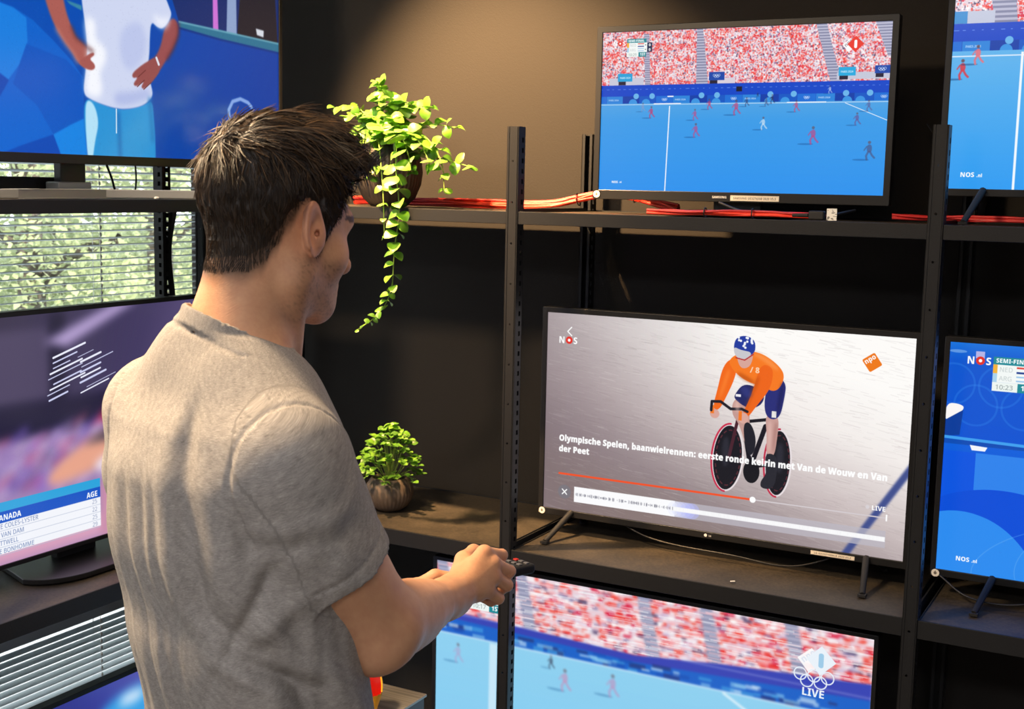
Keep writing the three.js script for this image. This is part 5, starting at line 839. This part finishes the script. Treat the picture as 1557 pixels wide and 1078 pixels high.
{ // bushy plant on the lower shelf
  const c = [-1.955, YL, -2.93], g = thing('bushy_plant', 'small bushy green plant in a round ribbed bowl pot', 'plant', c), rnd = rng(57);
  pot(g, 0.068, 0.092, 34, std({ color: new THREE.Color().setRGB(0.09, 0.065, 0.05), roughness: 0.65 }), bowl);
  part('soil', new THREE.CylinderGeometry(0.047, 0.047, 0.005, 24).translate(0, 0.085, 0), soil, g);
  const small = [leafGeo(0.0165, 0.0082, 0.08, 0.2), leafGeo(0.017, 0.0078, 0.12, 0.15)], stems = [];
  for (let i = 0; i < 46; i++) {
    const a = i * 2.399, k = Math.sqrt((i + 0.5) / 46), e = V3(Math.cos(a) * 0.1 * k, 0.225 - 0.15 * k * k + 0.02 * rnd(), Math.sin(a) * 0.1 * k), cv = new THREE.CatmullRomCurve3([V3(e.x * 0.15, 0.085, e.z * 0.15), V3(e.x * 0.75, 0.09 + (e.y - 0.07) * 0.85, e.z * 0.75), e]);
    stems.push(new THREE.TubeGeometry(cv, 8, 0.0008, 4));
    for (let n = 0; n < 3; n++) { const t = 0.62 + 0.19 * n, p = cv.getPoint(t), b = n * 1.57 + a; for (const s of [1, -1]) addLeaf(g, p, V3(Math.cos(b) * s, -0.3 + 1.1 * rnd(), Math.sin(b) * s), V3(0.8 * (rnd() - 0.5), 1, 0.6 * rnd()), 0.9 + 0.6 * rnd(), rnd, small); }
  }
  part('stems', stems, stemMat, g).userData.kind = 'stuff';
}
// ---------------------------------------------------------------- cable bundles on the upper shelf
function bundle(label, path, n, spread, ties, seed, mats = [M.red]) {
  const g = thing('cable_bundle', label, 'cables', [0, 0, 0], 0), rnd = rng(seed), cv = new THREE.CatmullRomCurve3(path.map((p) => V3(...p)));
  for (let i = 0; i < n; i++) { const a = i * 2.4, k = spread * Math.sqrt((i + 0.5) / n), pts = []; for (let t = 0; t <= 14; t++) { const p = cv.getPoint(t / 14), w = a + 0.8 * Math.sin(t * 0.6 + i); pts.push(V3(p.x, p.y + Math.sin(w) * k, p.z + Math.cos(w) * k)); } part('cable', tube(pts, 0.0031, 60, 7), mats[i % mats.length], g); }
  for (const t of ties) { const p = cv.getPoint(t), d = cv.getTangent(t), r = part('cable_tie', new THREE.TorusGeometry(spread + 0.005, 0.0016, 6, 20), M.cable, g); r.position.copy(p); r.quaternion.setFromUnitVectors(V3(0, 0, 1), d); }
  return g;
}
const ly = YS + 0.012;
bundle('thick bundle of orange-red network cables beside the trailing plant', [[-2.2, ly, -3.1], [-1.9, ly, -3.08], [-1.7, ly - 0.001, -3.06], [-1.52, ly + 0.004, -3.06], [-1.4, ly + 0.03, -3.08], [-1.32, ly + 0.032, -3.1], [-1.24, ly + 0.012, -3.1], [-1.17, ly, -3.06]], 12, 0.011, [0.32, 0.5, 0.74], 3, [M.red, M.red, M.red, M.redDark]);
bundle('flat run of red cables under the upper hockey television', [[-1.16, ly - 0.004, -2.83], [-1.0, ly - 0.002, -2.83], [-0.88, ly - 0.002, -2.84], [-0.74, ly - 0.002, -2.85]], 5, 0.006, [0.3, 0.6], 5, [M.red, M.redDark]);
bundle('red cables passing behind the tall post on the upper shelf', [[-0.62, ly - 0.002, -2.98], [-0.5, ly - 0.002, -3.0], [-0.38, ly - 0.002, -2.98], [-0.2, ly - 0.002, -2.96]], 5, 0.006, [0.45], 8, [M.redDark]);
{ const g = bundle('loop of red cable beside the slotted post by the window', [[-2.56, 1.72, -2.69], [-2.575, 1.64, -2.685], [-2.565, 1.57, -2.695]], 3, 0.004, [], 12, [M.redDark]); }
// single dark leads
function lead(label, pts, r = 0.0022) { return single('power_lead', tube(pts, r, 48, 6), M.cable, label, 'cable'); }
lead('black lead sagging under the cyclist television', [[-1.36, 0.98, -3.0], [-1.2, 0.915, -2.97], [-0.95, 0.905, -2.95], [-0.8, 0.9, -2.96], [-0.66, 0.95, -3.02]]);
lead('thin black lead hanging under the plain blue television', [[-0.46, 0.935, -2.955], [-0.4, 0.905, -2.93], [-0.32, 0.9, -2.92], [-0.24, 0.915, -2.94], [-0.16, 0.945, -3.0]]);
lead('black lead rising beside the tall post above the upper shelf', [[-0.6, 1.97, -3.22], [-0.55, 1.9, -3.18], [-0.53, 1.8, -3.1], [-0.54, 1.745, -3.05]]);
lead('thick black lead on the shelf under the upper television', [[-1.02, 1.77, -2.94], [-0.95, 1.752, -2.9], [-0.85, 1.744, -2.875], [-0.76, 1.744, -2.87], [-0.7, 1.76, -2.96]], 0.0035);
lead('black lead slanting down behind the big left television', [[-2.42, 1.86, -2.33], [-2.43, 1.8, -2.37], [-2.44, 1.757, -2.4], [-2.46, 1.756, -2.5]], 0.003);
lead('second black lead behind the big left television', [[-2.42, 1.86, -2.44], [-2.425, 1.8, -2.45], [-2.44, 1.756, -2.46]], 0.0025);
lead('curled black lead on the upper left shelf end', [[-2.2, 1.755, -2.45], [-2.19, 1.775, -2.48], [-2.2, 1.785, -2.52], [-2.22, 1.783, -2.57]], 0.0016);
lead('bundle of black leads running down beside the window post', [[-2.53, 1.72, -2.70], [-2.545, 1.6, -2.69], [-2.54, 1.45, -2.7], [-2.53, 1.2, -2.7], [-2.53, 0.95, -2.7]], 0.009);
// set-top box behind the big left television, plug and power block on the upper shelf
{ const g = thing('media_box', 'flat black media box on the shelf behind the big left television', 'media box', [-2.475, 1.752, -2.0], Math.PI / 2);
  part('case', new RoundedBoxGeometry(0.36, 0.042, 0.18, 3, 0.005).translate(0, 0.025, 0), M.plasticMatte, g); for (const x of [-0.15, 0.15]) for (const z of [-0.07, 0.07]) part('foot', new THREE.CylinderGeometry(0.01, 0.01, 0.005, 10).translate(x, 0.0025, z), M.cable, g); part('top_cap', new RoundedBoxGeometry(0.06, 0.012, 0.1, 2, 0.003).translate(-0.13, 0.05, 0), M.plastic, g); }
{ const g = thing('power_plug', 'black plug with a white printed tag under the upper television', 'plug', [-0.715, YS, -2.8]);
  part('body', [new RoundedBoxGeometry(0.035, 0.02, 0.02, 2, 0.004).translate(-0.03, 0.011, 0), cyl(0.005, 0.004, [-0.05, 0.011, 0], [-0.085, 0.01, 0], 10)], M.plasticMatte, g);
  const tag = canvas(64, 64, (c, W, H) => { rect(c, 0, 0, W, H, '#e4e4e0'); const r = rng(2); for (let i = 0; i < 26; i++) rect(c, r() * W, r() * H, 4 + r() * 12, 3, '#555'); });
  part('tag', boxFace(0.022, 0.026, 0.002).translate(0.004, 0.014, 0.006), std({ map: tag, roughness: 0.7 }), g, 'white tag with small print'); }
function boxFace(w, h, d) { return new THREE.BoxGeometry(w, h, d); }
single('paper_scrap', new THREE.BoxGeometry(0.011, 0.001, 0.006).rotateY(0.5).rotateZ(0.1).translate(-0.9, YL + 0.0015, -2.8), M.white, 'tiny cream paper scrap on the shelf under the cyclist television', 'paper');
single('paper_scrap', new THREE.CapsuleGeometry(0.003, 0.007, 4, 8).rotateX(Math.PI / 2).translate(-2.115, 1.7555, -2.2), badgeWhite, 'tiny pale crumb on the upper left shelf edge', 'crumb');
// ---------------------------------------------------------------- low cabinet with a red and gold dish, beside the man
{
  const g = thing('metal_cabinet', 'low brushed cabinet with a pale top below the man\'s elbow', 'cabinet', [-1.585, 0, -2.1]);
  const brushed = (() => { const r = rng(3), rows = Array.from({ length: 256 }, () => r()); return texture(256, (u, v) => { const k = 150 + 50 * (rows[Math.floor(v * 256)] - 0.5) + 20 * ring(u, v, 5); return [k * 1.05, k * 0.98, k * 0.88]; }); })();
  const top = std({ map: brushed, roughness: 0.35, metalness: 0.55 }), sideM = std({ color: new THREE.Color().setRGB(0.1, 0.095, 0.085), roughness: 0.5, metalness: 0.3 });
  part('body', bx(-0.15, 0.15, 0.0, 0.668, -0.195, 0.195), sideM, g); part('top_plate', bx(-0.155, 0.155, 0.668, 0.675, -0.2, 0.2, 0.002), top, g);
  part('door', [bx(-0.14, -0.003, 0.05, 0.65, 0.195, 0.207, 0.002)], sideM, g); part('door', [bx(0.003, 0.14, 0.05, 0.65, 0.195, 0.207, 0.002)], sideM, g);
  for (const x of [-0.03, 0.03]) part('handle', tube([[x, 0.4, 0.207], [x, 0.4, 0.225], [x, 0.5, 0.225], [x, 0.5, 0.207]], 0.004, 20, 8), M.grey, g);
}
{
  const g = thing('paper_snack_cup', 'red and gold paper snack cup standing beside the man\'s waist', 'cup', [-1.497, 0.675, -2.14], 0.35);
  const gold = std({ color: 0xf2b01e, roughness: 0.35 }), redP = phys({ color: 0xb4140e, roughness: 0.3, clearcoat: 0.5 });
  const shell = (y0, y1, r0, r1, a0, a1, bulge) => { const n = 22, m = 8, pos = [], idx = []; for (let i = 0; i <= n; i++) for (let j = 0; j <= m; j++) { const a = mixf(a0, a1, i / n), t = j / m, topY = mixf(y0, y1 + bulge * Math.sin(Math.PI * i / n), t), r = mixf(r0, r1, t) + 0.0015 * Math.cos(a * 22) * t; pos.push(Math.cos(a) * r, topY, Math.sin(a) * r * 0.6); } for (let i = 0; i < n; i++) for (let j = 0; j < m; j++) { const a = i * (m + 1) + j, b = a + m + 1; idx.push(a, a + 1, b, b, a + 1, b + 1); } const q = new THREE.BufferGeometry(); q.setAttribute('position', new THREE.Float32BufferAttribute(pos, 3)); q.setIndex(idx); q.computeVertexNormals(); return q; };
  const two = (m) => { const k = m.clone(); k.side = THREE.DoubleSide; return k; };
  part('front_panel', shell(0.0, 0.05, 0.032, 0.046, 0, Math.PI, -0.004), two(gold), g, 'golden front panel'); part('back_panel', shell(0.0, 0.05, 0.032, 0.046, Math.PI, TAU, 0.06), two(redP), g, 'tall rounded red back panel');
  const edge = []; for (let i = 0; i <= 24; i++) { const a = Math.PI + Math.PI * i / 24; edge.push([Math.cos(a) * 0.046, 0.05 + 0.06 * Math.sin(Math.PI * i / 24), Math.sin(a) * 0.046 * 0.6]); } part('rim', tube(edge, 0.0022, 40, 6), gold, g, 'bright gold rim');
  part('emblem', tube([[0.006, 0.012, 0.0245], [0.012, 0.02, 0.0255], [0.01, 0.03, 0.0272], [0.004, 0.026, 0.027]], 0.0022, 16, 6), std({ color: 0x33140c, roughness: 0.6 }), g, 'dark printed curl');
  part('base', new THREE.CylinderGeometry(0.031, 0.031, 0.002, 24).scale(1, 1, 0.6).translate(0, 0.001, 0), gold, g);
}
renderer.render(scene, camera);
